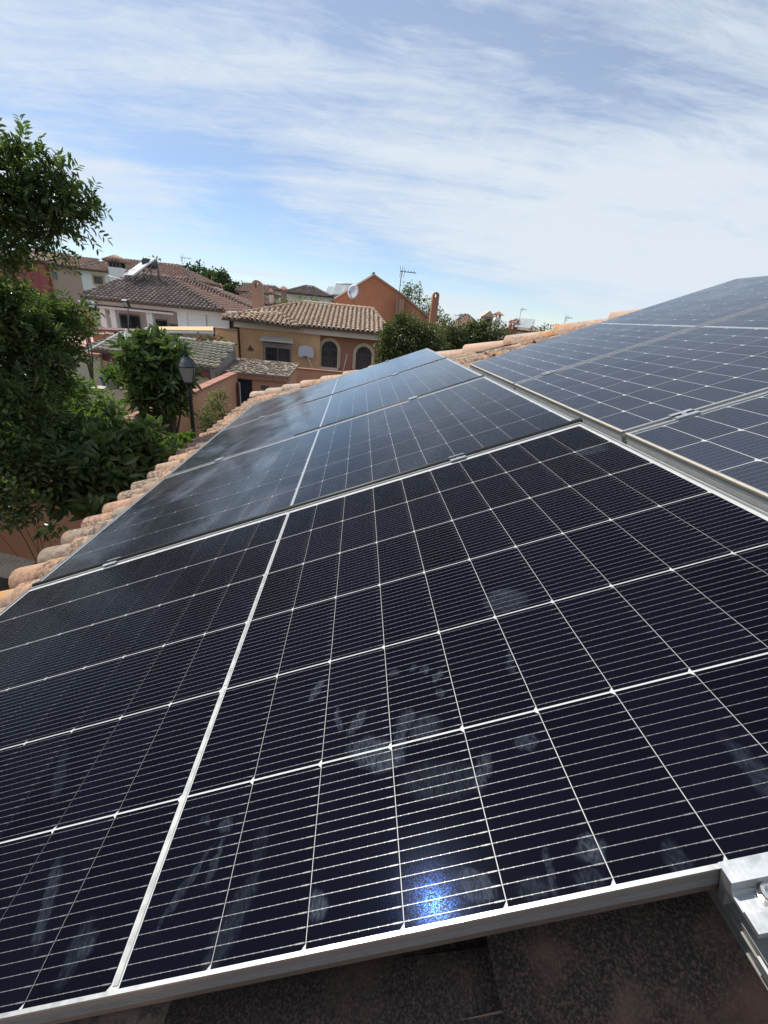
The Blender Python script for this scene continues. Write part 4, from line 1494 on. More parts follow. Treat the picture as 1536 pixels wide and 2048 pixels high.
# stone slab leaning at the bottom left and planter edge
st = at(2, 1165, 2.7)
rk = MB()
vs = []
for (x, y_, z) in ((-.3, -.18, -.2), (.3, -.2, -.2), (.28, .2, -.2), (-.26, .22, -.2), (-.22, -.1, .2), (.2, -.16, .16), (.22, .12, .13), (-.18, .16, .21)):
    vs.append((st.x + x, st.y + y_, st.z + z))
rk.add(vs, [(0, 3, 2, 1), (4, 5, 6, 7), (0, 1, 5, 4), (1, 2, 6, 5), (2, 3, 7, 6), (3, 0, 4, 7)])
tag(rk.build('stone_block', M['rock'], None), 'rough grey stone block in the shade below the eave, bottom left', 'stone')
MB_pl = MB().box((st.x - 0.3, st.y - 0.25, -4.65), (st.x + 0.25, st.y + 0.25, st.z - 0.2)).build('stone_plinth', M['rock'], None)
tag(MB_pl, 'rough plinth under the grey stone block below the eave', 'plinth')

# ------------------------------------------------------------------ shed with mossy tile roof
f = thing('garden_shed', (-8, 19, -4.4), 'low cream shed under a mossy barrel tile roof behind the loquat tree', 'shed')
e0_, e1_ = at(178, 697, 19.4), at(428, 737, 16.9)
r1_, r0_ = at(470, 693, 21.2), at(250, 669, 23.3)
e1_ = at(428, 737, 17.3)
tile_plane(f, [e0_, e1_, r1_, r0_], M['tile_f'], 0.265, 0.40, 0.105, individual=True)
hip_cap(f, r0_ + Vector((0, 0, .05)), r1_ + Vector((0, 0, .05)), M['tile_f'], r=0.12, L=0.42)
hip_cap(f, e0_ + Vector((0, 0, .05)), r0_ + Vector((0, 0, .05)), M['tile_f'], r=0.12, L=0.42)
dv = Vector((0, 0, 1))
ins = Vector((0.25, 0.5, -0.16))
MB().prism([e0_ + ins, e1_ + Vector((-0.35, 0.35, -0.16)), Vector((e1_.x - .35, e1_.y + .35, -4.5)), Vector((e0_.x + .25, e0_.y + .5, -4.5))], (0.05, 0.2, 0)).build('wall', M['cream'], f)
MB().prism([e0_ + Vector((0, 0.03, -0.14)), e1_ + Vector((0, 0.03, -0.14)), e1_ + Vector((0, 0.03, -0.40)), e0_ + Vector((0, 0.03, -0.40))], (0.04, 0.1, 0)).build('eave_beam', M['redwood'], f)
MB().prism([e1_ + Vector((0.02, 0.0, -0.02)), r1_ + Vector((0.02, 0, -0.02)), Vector((r1_.x + .02, r1_.y, -4.5)), Vector((e1_.x + .02, e1_.y, -4.5))], (-0.2, 0.05, 0)).build('gable_wall', M['grey'], f)
# triangular vent of dark wood with slits
v0_, v1_, v2_ = at(222, 709, 18.6), at(212, 738, 18.6), at(233, 740, 18.6)
vt = MB().prism([v0_, v1_, v2_], (0.01, 0.05, 0)).build('triangle_vent', M['redwood'], f)
for k, fr_ in enumerate((0.38, 0.56, 0.74, 0.9)):
    c_ = v0_ * (1 - fr_) + ((v1_ + v2_) / 2) * fr_
    hw_ = (v2_ - v1_).length / 2 * fr_ * 0.6
    MB().box((c_.x - hw_, c_.y - 0.01, c_.z - 0.025), (c_.x + hw_, c_.y + 0.0, c_.z + 0.025)).build('slit', M['greypaint'], vt)
# cream yard wall to the left with clay coping
cw = thing('yard_wall', (-11, 19.6, -4.4), 'cream yard wall with a clay coping left of the mossy-roofed shed', 'wall')
a_, b_ = at(120, 703, 18.9), at(198, 713, 18.9)
MB().box((a_.x - 3, 18.9, -4.5), (b_.x, 19.1, b_.z)).build('wall_face', M['cream'], cw)
MB().box((a_.x - 3, 18.84, b_.z), (b_.x + 0.03, 19.16, b_.z + 0.10)).build('coping', M['coping'], cw)
# potted plants on a ledge in front of the shed
for (px, py, mm, lab) in ((208, 762, 'bluepot', 'blue glazed flowerpot on the ledge left of the loquat tree'),
                          (216, 766, 'whitepot', 'white tapered flowerpot beside the blue pot'),
                          (228, 767, 'whitepot', 'wide speckled white bowl planter on the ledge')):
    c_ = at(px, py, 14.5)
    rr = 0.11 if px < 225 else 0.16
    vs, fs = [], []
    for (q, z) in ((0.7, -0.14), (1.0, 0.12), (1.12, 0.12), (1.12, 0.16), (0.9, 0.16), (0.85, 0.10)):
        for k in range(14):
            vs.append(c_ + Vector((math.cos(k * PI / 7) * rr * q, math.sin(k * PI / 7) * rr * q, z)))
    for j in range(5):
        for k in range(14):
            fs.append((j * 14 + k, j * 14 + (k + 1) % 14, (j + 1) * 14 + (k + 1) % 14, (j + 1) * 14 + k))
    fs.append(tuple(range(14))[::-1])
    fs.append(tuple(5 * 14 + k for k in range(14)))
    tag(MB().add(vs, fs, True).build('flowerpot', M[mm], None), lab, 'flowerpot', 'flowerpots on the ledge')
lg = at(220, 776, 14.5)
tag(MB().box((lg.x - 0.5, 14.3, -4.6), (lg.x + 0.5, 14.75, lg.z)).build('pot_ledge', M['cream'], None), 'cream ledge carrying the blue and white flowerpots', 'ledge')

# ------------------------------------------------------------------ lamp post
lp_top = at(377, 733, 9.0)
LX, LY = -3.33, 9.0
lz0 = at(375, 766, 9.0).z
lamp = thing('lamp_post', (LX, LY, -4.65), 'black iron garden lamp post with a four-sided frosted lantern', 'lamp post')
LX2 = at(377, 760, 9.0).x
pts = [(LX - 0.0, LY, -4.65), (LX, LY, -3.6), (LX2, LY, lz0 - 0.25), (LX2, LY, lz0)]
MB().tube(pts, [0.065, 0.048, 0.040, 0.036], 12).build('post', M['iron'], lamp)
cb = MB()
for (z, r) in ((lz0 - 0.28, 0.055), (lz0 - 0.10, 0.055), (lz0 - 0.02, 0.10)):
    cb.tube([(LX2, LY, z), (LX2, LY, z + 0.03)], r, 12)
cb.build('collar', M['iron'], lamp)
w0, w1, hh = 0.088, 0.155, 0.32
for k in range(4):
    a0 = k * PI / 2 + PI / 4 + 0.2
    a1 = a0 + PI / 2
    s2 = math.sqrt(2)
    c_ = Vector((LX2, LY, lz0 + 0.02))
    A = c_ + Vector((math.cos(a0), math.sin(a0), 0)) * w0 * s2 * 0.92
    B = c_ + Vector((math.cos(a1), math.sin(a1), 0)) * w0 * s2 * 0.92
    C_ = c_ + Vector((math.cos(a1) * w1 * s2 * 0.92, math.sin(a1) * w1 * s2 * 0.92, hh))
    D_ = c_ + Vector((math.cos(a0) * w1 * s2 * 0.92, math.sin(a0) * w1 * s2 * 0.92, hh))
    nrm = (B - A).cross(D_ - A).normalized()
    MB().prism([A, B, C_, D_], nrm * 0.004).build('lantern_glass', M['lampglass'], lamp)
    fr_ = MB()
    up = c_ + Vector((math.cos(a0) * w1 * s2, math.sin(a0) * w1 * s2, hh))
    lo_ = c_ + Vector((math.cos(a0) * w0 * s2, math.sin(a0) * w0 * s2, 0))
    up2 = c_ + Vector((math.cos(a1) * w1 * s2, math.sin(a1) * w1 * s2, hh))
    lo2 = c_ + Vector((math.cos(a1) * w0 * s2, math.sin(a1) * w0 * s2, 0))
    fr_.tube([lo_, up], 0.011, 6)
    fr_.tube([up, up2], 0.013, 6)
    fr_.tube([lo_, lo2], 0.011, 6)
    ap = c_ + Vector((math.cos(a0) * 0.03, math.sin(a0) * 0.03, hh + 0.20))
    fr_.tube([up, up * 0.4 + ap * 0.6 + Vector((math.cos(a0), math.sin(a0), 0)) * 0.03, ap], 0.010, 6)
    fr_.build('lantern_frame', M['iron'], lamp)
cp = MB()
cp.tube([(LX2, LY, lz0 + hh + 0.02), (LX2, LY, lz0 + hh + 0.10), (LX2, LY, lz0 + hh + 0.18), (LX2, LY, lz0 + hh + 0.23)], [0.188, 0.146, 0.065, 0.03], 4, False)
cp.build('cap', M['irongrey'], lamp)
fn = MB()
for (z, r) in ((0.22, 0.05), (0.26, 0.022), (0.30, 0.038), (0.34, 0.015), (0.40, 0.028), (0.44, 0.008)):
    fn.v += []
fn.tube([(LX2, LY, lz0 + hh + z) for z in (0.21, 0.25, 0.29, 0.33, 0.37, 0.41, 0.46)], [0.045, 0.02, 0.038, 0.018, 0.03, 0.012, 0.004], 10)
fn.build('finial', M['iron'], lamp)

# ------------------------------------------------------------------ white house with the porch
YD = 28.0
d = thing('white_porch_house', (-11.5, 31, -3.4), 'white house with pillared porch, barred windows and a dark hipped tile roof', 'house')
dxl, dxr = -15.35, -7.75
fz0, fz1 = -0.02, 0.13
MB().box((dxl - 0.1, YD - 0.1, fz0 - 0.14), (dxr + 0.1, YD + 6.5, fz1 + 0.04)).build('fascia', M['white'], d)
MB().box((dxl - 0.02, YD - 0.16, fz0 - 0.20), (-10.95, YD - 0.1, fz0 - 0.13)).build('awning_rail', M['redwood'], d)
MB().box((dxl + 0.0, YD - 0.20, fz0 - 0.32), (-10.95, YD - 0.08, fz0 - 0.21)).build('awning_box', M['whitepaint'], d)
# pillars
for (x, wd) in ((-15.3, 0.32), (-14.7, 0.30), (-12.62, 0.36), (-10.8, 0.55), (-7.95, 0.2)):
    MB().box((x, YD, -3.6), (x + wd, YD + 0.35, fz0 - 0.14)).build('pillar', M['white'], d)
wallq(d, -15.0, -10.6, YD + 1.3, YD + 6.2, -3.6, fz0 - 0.14, M['pink'], 'porch_wall')
wallq(d, -10.6, dxr, YD + 0.1, YD + 6.2, -3.6, fz0 - 0.14, M['white'])
MB().box((-9.15, YD + 0.06, -3.6), (-9.10, YD + 0.1, fz0 - 0.14)).build('rain_pipe', M['greypaint'], d)
MB().box((dxl, YD + 0.02, -3.6), (-10.7, YD + 0.2, -1.75)).build('parapet', M['white'], d)
for (x0, x1, z0, z1, n_) in ((-14.20, -13.02, -1.85, -0.62, 11), (-12.50, -11.45, -1.85, -0.75, 11), (-11.28, -10.82, -1.85, -0.95, 5)):
    window(d, x0 * 1.045 + 0.0, x1 * 1.045, z0, z1, YD + 1.29, M['greypaint'], bars=n_, depth=0.15, mull=1)
MB().box((-13.2, YD + 1.0, -0.55), (-12.3, YD + 1.1, -0.48)).build('porch_light', M['whitepaint'], d)
# roof
ea, eb = Vector((at(160, 594, YD - 0.6).x, YD - 0.6, 0.17)), Vector((at(446, 620, YD - 0.6).x, YD - 0.6, 0.17))
ap = at(338, 556, 32.3)
ap2 = at(275, 567, 32.3)
ap2.z = ap.z
ec_, ed_ = Vector((eb.x, 36.5, 0.17)), Vector((ea.x, 36.5, 0.17))
tile_plane(d, [ea, eb, ap, ap2], M['tile_d'], 0.25, 0.36, 0.095)
tile_plane(d, [eb, ec_, ap], M['tile_r'], 0.25, 0.36, 0.095)
tile_plane(d, [ed_, ea, ap2], M['tile_d'], 0.25, 0.36, 0.095)
MB().prism([ec_, ed_, ap2, ap], (0, 0, -0.1)).build('rear_roof', M['tile_d'], d)
for a_, b_ in ((ea, ap2), (ap2, ap), (eb, ap)):
    hip_cap(d, a_ + Vector((0, 0, 0.05)), b_ + Vector((0, 0, 0.05)), M['hip_d'], r=0.11, L=0.42)
# second wing behind to the right
d2 = thing('white_rear_wing', (-6, 38, -3.0), 'lower red-brown tiled wing behind the white porch house, sloping down to the right', 'house')
wa, wb = at(300, 600, 36.5), at(520, 626, 36.5)
wb.z = wa.z = 0.0
wa.z = wb.z = at(505, 622, 36.5).z
wt0, wt1 = at(352, 553, 40.0), at(372, 556, 40.0)
wt0.z = wt1.z
tile_plane(d2, [wa, wb, wt1, wt0], M['tile_r'], 0.27, 0.40, 0.10)
wc = Vector((wb.x, 46, wb.z))
tile_plane(d2, [wb, wc, wt1], M['tile_r'], 0.27, 0.40, 0.10)
hip_cap(d2, wb + Vector((0, 0, .05)), wt1 + Vector((0, 0, .05)), M['hip_d'], r=0.12)
wallq(d2, wa.x + 0.4, wb.x - 0.4, 37.0, 45, -3.2, wb.z - 0.1, M['white'])
# things on and before the white house
solar_heater(258, 552, 30.4, 'white tilted solar collector on the dark roof of the porch house', wid=1.3, hgt=1.95, tilt=36, yaw=-42, tank=False, legs=0.75, gm=M['solarwhite'])
tk = thing('water_tank', at(298, 562, 31.3), 'dark round water tank on a thin frame beside the white collector', 'tank')
tc_ = at(299, 527, 31.3)
MB().tube([tc_ - Vector((.1, .4, 0)), tc_ - Vector((.09, .35, 0)), tc_ + Vector((.1, .4, 0))], [0.24, 0.28, 0.28], 20).build('drum', M['tankdark'], tk)
lb = MB()
for (dx_, dy_) in ((-.35, -.4), (.3, -.4), (-.3, .5), (.35, .5)):
    lb.tube([tc_ + Vector((dx_ * .6, dy_, -.25)), tc_ + Vector((dx_, dy_, -1.55))], 0.035, 6)
lb.tube([tc_ + Vector((-.3, -.4, -.9)), tc_ + Vector((.3, -.4, -1.3))], 0.025, 6)
lb.build('stand', M['irongrey'], tk)
MB().tube([tc_ + Vector((-.15, -.3, -.3)), tc_ + Vector((-1.0, -.6, -.5)), tc_ + Vector((-1.5, -.8, -1.1)), tc_ + Vector((-2.4, -.6, -.95))], 0.03, 6).build('pipe', M['whitepaint'], tk)
# floodlight on its pole
fl = thing('floodlight', at(255, 700, 22.0), 'black floodlight on a thin pole in front of the white porch', 'floodlight')
fc = at(252, 607, 22.0)
MB().tube([at(258, 690, 22.05), at(256, 618, 22.05)], 0.025, 6).build('pole', M['irongrey'], fl)
fm = Matrix.Translation(fc) @ Matrix.Rotation(R(-20), 4, 'Z') @ Matrix.Rotation(R(28), 4, 'X')
MB().box((-0.15, -0.05, -0.16), (0.15, 0.05, 0.16), fm).build('housing', M['iron'], fl)
MB().box((-0.11, -0.056, -0.12), (0.11, -0.051, 0.10), fm).build('lens', M['glassdull'], fl)
# pergola with a red beam and terrace
pg = thing('pergola', at(175, 690, 24.0), 'dark red painted pergola beam on a thin post above the pink terrace', 'pergola')
b0_, b1_ = at(166, 658, 23.8), at(290, 664, 23.8)
MB().tube([at(165, 657, 23.8), at(292, 663, 23.0)], 0.10, 4, False).build('beam', M['redwood'], pg)
MB().tube([at(165, 661, 24.6), at(308, 660, 24.6)], 0.07, 4, False).build('beam', M['redwood'], pg)
for px in (176, 232, 287):
    MB().tube([at(px - 3, 660, 23.9), at(px + 4, 696, 23.9)], 0.07, 4, False).build('post', M['redwood'] if px == 176 else M['iron'], pg)
tr_ = at(150, 684, 24.5)
tag(MB().box((tr_.x - 3.5, 23.0, -4.0), (tr_.x + 3.2, 27.8, tr_.z)).build('terrace', M['terrace'], None), kind='structure')
for (px, lab) in ((201, 'brick-red planter by the white corner pillar'), (225, 'brick-red planter below the porch')):
    c_ = at(px, 676, 25.0)
    tag(MB().box((c_.x - 0.28, 24.8, c_.z - 0.3), (c_.x + 0.28, 25.3, c_.z + 0.22)).build('planter', M['coping'], None), lab, 'planter', 'brick-red planters on the terrace')
wp = MB().tube([at(152, 715, 17.5), at(243, 664, 18.5)], 0.035, 6).build('white_pole', M['whitepaint'], None)
tag(wp, 'long white pole lying slanted over the mossy shed roof', 'pole')
pr = thing('folded_parasol', at(252, 690, 19.5), 'pale folded parasol canopy sticking up behind the shed roof', 'parasol')
pc = at(252, 660, 19.5)
MB().tube([pc, pc - Vector((0, 0, .22)), pc - Vector((0, 0, .48))], [0.02, 0.15, 0.30], 8, False).build('canopy', M['canvas'], pr)
MB().tube([pc + Vector((0, 0, .05)), pc - Vector((0, 0, 1.6))], 0.02, 6).build('pole', M['whitepaint'], pr)
aw = thing('awning_roof', at(360, 665, 23.0), 'flat orange canvas roof over the yard right of the pergola', 'awning')
a0_, a1_ = at(292, 661, 22.6), at(428, 663, 22.6)
a2_, a3_ = at(427, 655, 25.4), at(315, 655, 25.4)
MB().prism([a0_, a1_, a2_, a3_], (0, 0, 0.05)).build('canvas', M['awning'], aw)
MB().prism([a0_ + Vector((0, -.02, 0)), a1_ + Vector((0, -.02, 0)), a1_ + Vector((0, -.02, -.10)), a0_ + Vector((0, -.02, -.10))], (0, 0.02, 0)).build('edge', M['whitepaint'], aw)
MB().tube([at(428, 655, 22.7), at(430, 690, 22.7)], 0.05, 4, False).build('post', M['iron'], aw)
bw = thing('back_yard_wall', (-11, 24, -4), 'white wall under the orange canvas roof', 'wall')
a0_, a1_ = at(290, 664, 25.6), at(430, 668, 25.6)
MB().box((a0_.x, 25.6, -4), (a1_.x, 25.8, a1_.z)).build('wall_face', M['white'], bw)
acp = at(352, 671, 24.9)
acu = thing('air_conditioner', acp, 'grey air conditioner unit under the orange canvas', 'air conditioner')
MB().box((acp.x - 0.30, 24.8, acp.z - 0.24), (acp.x + 0.30, 25.1, acp.z + 0.22)).build('casing', M['greypaint'], acu)
MB().tube([acp + Vector((0.05, -0.14, 0)), acp + Vector((0.05, -0.10, 0))], 0.17, 18).build('fan_grille', M['irongrey'], acu)

# ------------------------------------------------------------------ terrace row high on the left
YR = 45.0
def row_house(nm, lab, pxa, pxb, pya, pyb, wm, tm, ridge=1.4, dep=7.0, hipl=False, hipr=False, z0=None):
    A, B = at(pxa, pya, YR), at(pxb, pyb, YR)
    z = (A.z + B.z) / 2
    t = thing(nm, (A.x / 2 + B.x / 2, YR + 3, -2), lab, 'house', 'attached houses of the row on the left')
    wallq(t, A.x, B.x, YR, YR + dep, -3.0, z, wm)
    MB().box((A.x - 0.1, YR - 0.25, z), (B.x + 0.1, YR, z + 0.2)).build('eave_board', wm, t)
    e0, e1 = Vector((A.x - 0.1, YR - 0.5, z + 0.2)), Vector((B.x + 0.1, YR - 0.5, z + 0.2))
    m0 = Vector((A.x + (2.2 if hipl else 0), YR + dep / 2, z + 0.2 + ridge))
    m1 = Vector((B.x - (2.6 if hipr else 0), YR + dep / 2, z + 0.2 + ridge))
    tile_plane(t, [e0, e1, m1, m0], tm, 0.30, 0.42, 0.11)
    if hipr:
        e2 = Vector((e1.x, YR + dep + 0.5, e1.z))
        tile_plane(t, [e1, e2, m1], tm, 0.30, 0.42, 0.11)
        hip_cap(t, e1 + Vector((0, 0, .06)), m1 + Vector((0, 0, .06)), M['hip_d'], r=0.13)
    if hipl:
        hip_cap(t, e0 + Vector((0, 0, .06)), m0 + Vector((0, 0, .06)), M['hip_d'], r=0.13)
    hip_cap(t, m0 + Vector((0, 0, .06)), m1 + Vector((0, 0, .06)), M['hip_d'], r=0.13)
    MB().prism([m0, m1, Vector((e1.x, YR + dep + .5, e1.z)), Vector((e0.x, YR + dep + .5, e0.z))], (0, 0, -0.1)).build('rear_roof', tm, t)
    return t, z


M['tile_l'] = tile_mat('light_clay_tile', [(0.60, 0.42, 0.32), (0.68, 0.52, 0.42), (0.5, 0.32, 0.25)], dark_amt=0.3, sc=0.5, obj_random=False)
tA, zA = row_house('rose_house', 'rose red house at the upper left with pale tile edge, behind the tree', -10, 97, 516, 531, M['rose'], M['tile_l'], 0.9)
tB, zB = row_house('beige_house', 'beige house between the rose red one and the white one', 97.3, 160, 532, 541, M['beige'], M['tile_r'], 0.9)
tC, zC = row_house('white_row_house', 'white row house with ochre-framed windows and a big capped chimney', 160.3, 392, 543, 566, M['white'], M['tile_r'], 1.25, hipl=True, hipr=True)
wA = at(88, 560, YR)
MB().box((wA.x - 0.05, YR - 0.35, -2.9), (wA.x + 0.55, YR - 0.002, zA)).build('pilaster', M['rose'], tA)
p_ = at(104, 543, YR)
window(tB, p_.x - 0.1, p_.x + 0.45, p_.z - 0.7, p_.z + 0.05, YR - 0.01, M['greypaint'])
for (px0, px1, py0, py1) in ((190, 205, 554, 567), (247, 259, 557, 572), (279, 296, 565, 578)):
    a_, b_ = at(px0, py1, YR), at(px1, py0, YR)
    window(tC, a_.x, b_.x, a_.z, b_.z, YR - 0.01, M['iron'], trim=M['trim'], tw=0.16, mull=0)
# big chimney with little tiled roof
ct = at(216, 533, YR - 1.2)
cr = at(240, 533, YR - 1.2)
cz0 = at(226, 580, YR - 1.2).z
MB().prism([(ct.x - 0.05, YR - 1.2, cz0), (cr.x + 0.15, YR - 1.2, cz0), (cr.x, YR - 1.2, ct.z), (ct.x, YR - 1.2, ct.z)], (0, 1.1, 0)).build('chimney', M['white'], tC)
cw_ = MB()
cxm = (ct.x + cr.x) / 2
for k in range(4):
    xx = ct.x + (cr.x - ct.x) * (0.08 + 0.84 * k / 3)
    cw_.box((xx - 0.08, YR - 1.1, ct.z), (xx + 0.08, YR - 0.95, ct.z + 0.5))
    cw_.box((xx - 0.08, YR - 0.35, ct.z), (xx + 0.08, YR - 0.2, ct.z + 0.5))
chp = cw_.build('chimney_cap', M['irongrey'], tC)
chp['kind'] = 'stuff'
MB().box((ct.x + 0.12, YR - 1.0, ct.z), (cr.x - 0.12, YR - 0.3, ct.z + 0.48)).build('flue', M['plain_black'], chp)
zc_ = ct.z + 0.48
apx = Vector((cxm, YR - 0.65, zc_ + 0.52))
cs = [Vector((ct.x - 0.38, YR - 1.4, zc_)), Vector((cr.x + 0.38, YR - 1.4, zc_)), Vector((cr.x + 0.38, YR + 0.1, zc_)), Vector((ct.x - 0.38, YR + 0.1, zc_))]
cpt = MB()
for k in range(4):
    a_, b_ = cs[k], cs[(k + 1) % 4]
    n_ = 6
    for q in range(n_):
        p0_ = a_.lerp(b_, (q + 0.5) / n_)
        cpt.tube([p0_, p0_.lerp(apx, 0.55), apx], [0.12, 0.09, 0.05], 7)
cpt.build('cap_tiles', M['tile_r'], chp)
# little chimney on the beige house
q_ = at(137, 522, YR + 2)
MB().box((q_.x - 0.25, YR + 1.7, q_.z - 1.4), (q_.x + 0.25, YR + 2.2, q_.z)).build('chimney', M['grey'], tB)
MB().box((q_.x - 0.35, YR + 1.6, q_.z), (q_.x + 0.35, YR + 2.3, q_.z + 0.12)).build('chimney_cap', M['coping'], tB)
antenna(at(127, 527, YR + 1), 1.6, 'thin antenna rod left of the small chimney on the beige house', 0.3, 0.5, 0.8)
antenna(at(367, 553, YR + 4), 1.7, 'tv antenna above the right end of the white row house', 0.9, 0.2, 1.0)
q_ = at(371, 551, YR + 3)
MB().box((q_.x - 0.3, YR + 2.8, q_.z - 2.0), (q_.x + 0.3, YR + 3.3, q_.z)).build('chimney', M['white'], tC)
MB().box((q_.x - 0.4, YR + 2.7, q_.z), (q_.x + 0.4, YR + 3.4, q_.z + 0.12)).build('chimney_cap', M['coping'], tC)


# ------------------------------------------------------------------ further houses
def far_house(nm, lab, Y, eL, eR, top, wm, tm, dep=9.0, hipm='hip_d', zb=-5.0, group=None, pitch=0.32, ridge_w=0.12, over=0.5):
    """eL, eR: eave corners in the photograph; top: ridge point(s)"""
    A, B = at(*eL, Y), at(*eR, Y)
    z = (A.z + B.z) / 2
    A.z = B.z = z
    T = [at(*p, Y + dep / 2) for p in top]
    zt_ = sum(p.z for p in T) / len(T)
    for p in T:
        p.z = zt_
    if len(T) == 1:
        T = [T[0], T[0] + Vector((0.02, 0, 0))]
    t = thing(nm, ((A.x + B.x) / 2, Y + dep / 2, ground_z(A.x, Y)), lab, 'house', group)
    wallq(t, A.x + over, B.x - over, Y + over, Y + dep - over, zb, z - 0.05, wm)
    MB().box((A.x + 0.1, Y + 0.1, z - 0.2), (B.x - 0.1, Y + dep - 0.1, z - 0.03)).build('eave_board', wm, t)
    C1, D1 = Vector((B.x, Y + dep, z)), Vector((A.x, Y + dep, z))
    tile_plane(t, [A, B, T[1], T[0]], tm, pitch, 0.44, pitch * 0.4)
    tile_plane(t, [B, C1, T[1]], tm, pitch, 0.44, pitch * 0.4)
    tile_plane(t, [D1, A, T[0]], tm, pitch, 0.44, pitch * 0.4)
    MB().prism([C1, D1, T[0], T[1]], (0, 0, -0.1)).build('rear_roof', tm, t)
    for a_, b_ in ((A, T[0]), (T[0], T[1]), (B, T[1])):
        if (b_ - a_).length > 0.5:
            hip_cap(t, a_ + Vector((0, 0, .06)), b_ + Vector((0, 0, .06)), M[hipm], r=ridge_w)
    return t, A, B, T


def small_chimney(root, px, py, Y, hgt, wd, wm, cap=True):
    p = at(px, py, Y)
    MB().box((p.x - wd / 2, Y, p.z - hgt), (p.x + wd / 2, Y + wd, p.z)).build('chimney', wm, root)
    if cap:
        c = MB()
        for sx_ in (-1, 1):
            c.box((p.x + sx_ * wd * 0.36 - 0.06, Y + 0.04, p.z), (p.x + sx_ * wd * 0.36 + 0.06, Y + wd - 0.04, p.z + 0.3))
        zc = p.z + 0.3
        c.prism([(p.x - wd * 0.85, Y - wd * 0.3, zc), (p.x + wd * 0.85, Y - wd * 0.3, zc), (p.x + wd * 0.12, Y + wd * 0.4, zc + 0.35), (p.x - wd * 0.12, Y + wd * 0.4, zc + 0.35)], (0, 0, -0.06))
        c.prism([(p.x - wd * 0.85, Y + wd * 1.2, zc), (p.x + wd * 0.85, Y + wd * 1.2, zc), (p.x + wd * 0.12, Y + wd * 0.4, zc + 0.35), (p.x - wd * 0.12, Y + wd * 0.4, zc + 0.35)], (0, 0, -0.06))
        c.build('chimney_cap', M['coping'], root)['kind'] = 'stuff'


# rust gable house behind the ochre one
YI = 37.0
I = thing('gable_house', (2, 40, -4), 'rust coloured gable-end house rising behind the ochre roof', 'house')
gp = [at(668, 599, YI), at(747, 551, YI), at(800, 588, YI), at(868, 645, YI)]
bz = -4.2
MB().prism([(gp[0].x, YI, bz), (gp[3].x, YI, bz), gp[3], gp[2], gp[1], gp[0]], (0, 8, 0)).build('wall', M['brickwall'], I)
for (a_, b_) in ((gp[0], gp[1]), (gp[1], gp[2]), (gp[2], gp[3])):
    up = Vector((0, 0, 0.10))
    MB().prism([a_ + Vector((0, -.12, 0.0)), b_ + Vector((0, -.12, 0.0)), b_ + Vector((0, -.12, .13)), a_ + Vector((0, -.12, .13))], (0, 8.2, 0)).build('verge', M['canvas'] if a_ is gp[0] else M['oldchim'], I)
MB().tube([gp[1] + Vector((0, -.1, .12)), gp[1] + Vector((0, 8, .12))], 0.12, 8).build('ridge', M['tile_d'], I)
pp = at(800, 600, YI - 0.4)
MB().box((pp.x - 0.25, YI - 0.45, bz), (pp.x + 0.35, YI - 0.003, at(800, 598, YI - .4).z)).build('buttress', M['oldchim'], I)
antenna(at(793, 648, YI - 0.9), at(800, 541, YI - 0.9).z - at(793, 648, YI - 0.9).z, 'tall tv antenna rising beside the rust gable', 1.15, 0.05, 1.6, lean=(0.0, 0))
# satellite dish
ds = at(706, 583, 33.0)
dt = thing('satellite_dish', at(707, 608, 33.0), 'round grey satellite dish on the ridge of the ochre house', 'satellite dish')
fwd = (Vector((-0.45, -0.85, 0.28))).normalized()
xa = fwd.cross(Vector((0, 0, 1))).normalized()
ya = xa.cross(fwd)
vs, fs = [], []
for j in range(5):
    for k in range(24):
        rr = 0.46 * j / 4
        a = 2 * PI * k / 24
        vs.append(ds + xa * math.cos(a) * rr * 0.92 + ya * math.sin(a) * rr * 1.05 + fwd * (0.32 * (rr ** 2) - 0.06))
for j in range(4):
    for k in range(24):
        fs.append((j * 24 + k, j * 24 + (k + 1) % 24, (j + 1) * 24 + (k + 1) % 24, (j + 1) * 24 + k))
n0 = len(vs)
vs += [v_ - fwd * 0.025 for v_ in vs]
fs += [tuple(n0 + q for q in f_[::-1]) for f_ in fs]
fs += [(96 + k, 96 + (k + 1) % 24, n0 + 96 + (k + 1) % 24, n0 + 96 + k) for k in range(24)]
MB().add(vs, fs, True).build('reflector', M['board'], dt)
MB().tube([ds - ya * 0.42 + fwd * 0.02, ds - ya * 0.2 + fwd * 0.45], 0.02, 6).build('arm', M['iron'], dt)
MB().tube([ds - ya * 0.2 + fwd * 0.38, ds - ya * 0.2 + fwd * 0.5], 0.04, 8).build('receiver', M['iron'], dt)
MB().tube([ds - fwd * 0.1, ds - fwd * 0.15 - Vector((0, 0, 0.35)), at(706, 612, 33.2)], 0.03, 8).build('mast', M['irongrey'], dt)

# slim red-brown chimney on the right, over the hedge
cR = thing('slim_chimney_house', (4.6, 31, -4), 'tall slim rust chimney with a round pierced head above the hedge', 'chimney')
cc_ = at(874, 584, 30.0)
cb_ = at(868, 650, 30.0)
chimney_arch(cR, cc_.x - 0.02, 30.0, -3.9, cc_.z, 0.43, 0.45, M['brickwall'])

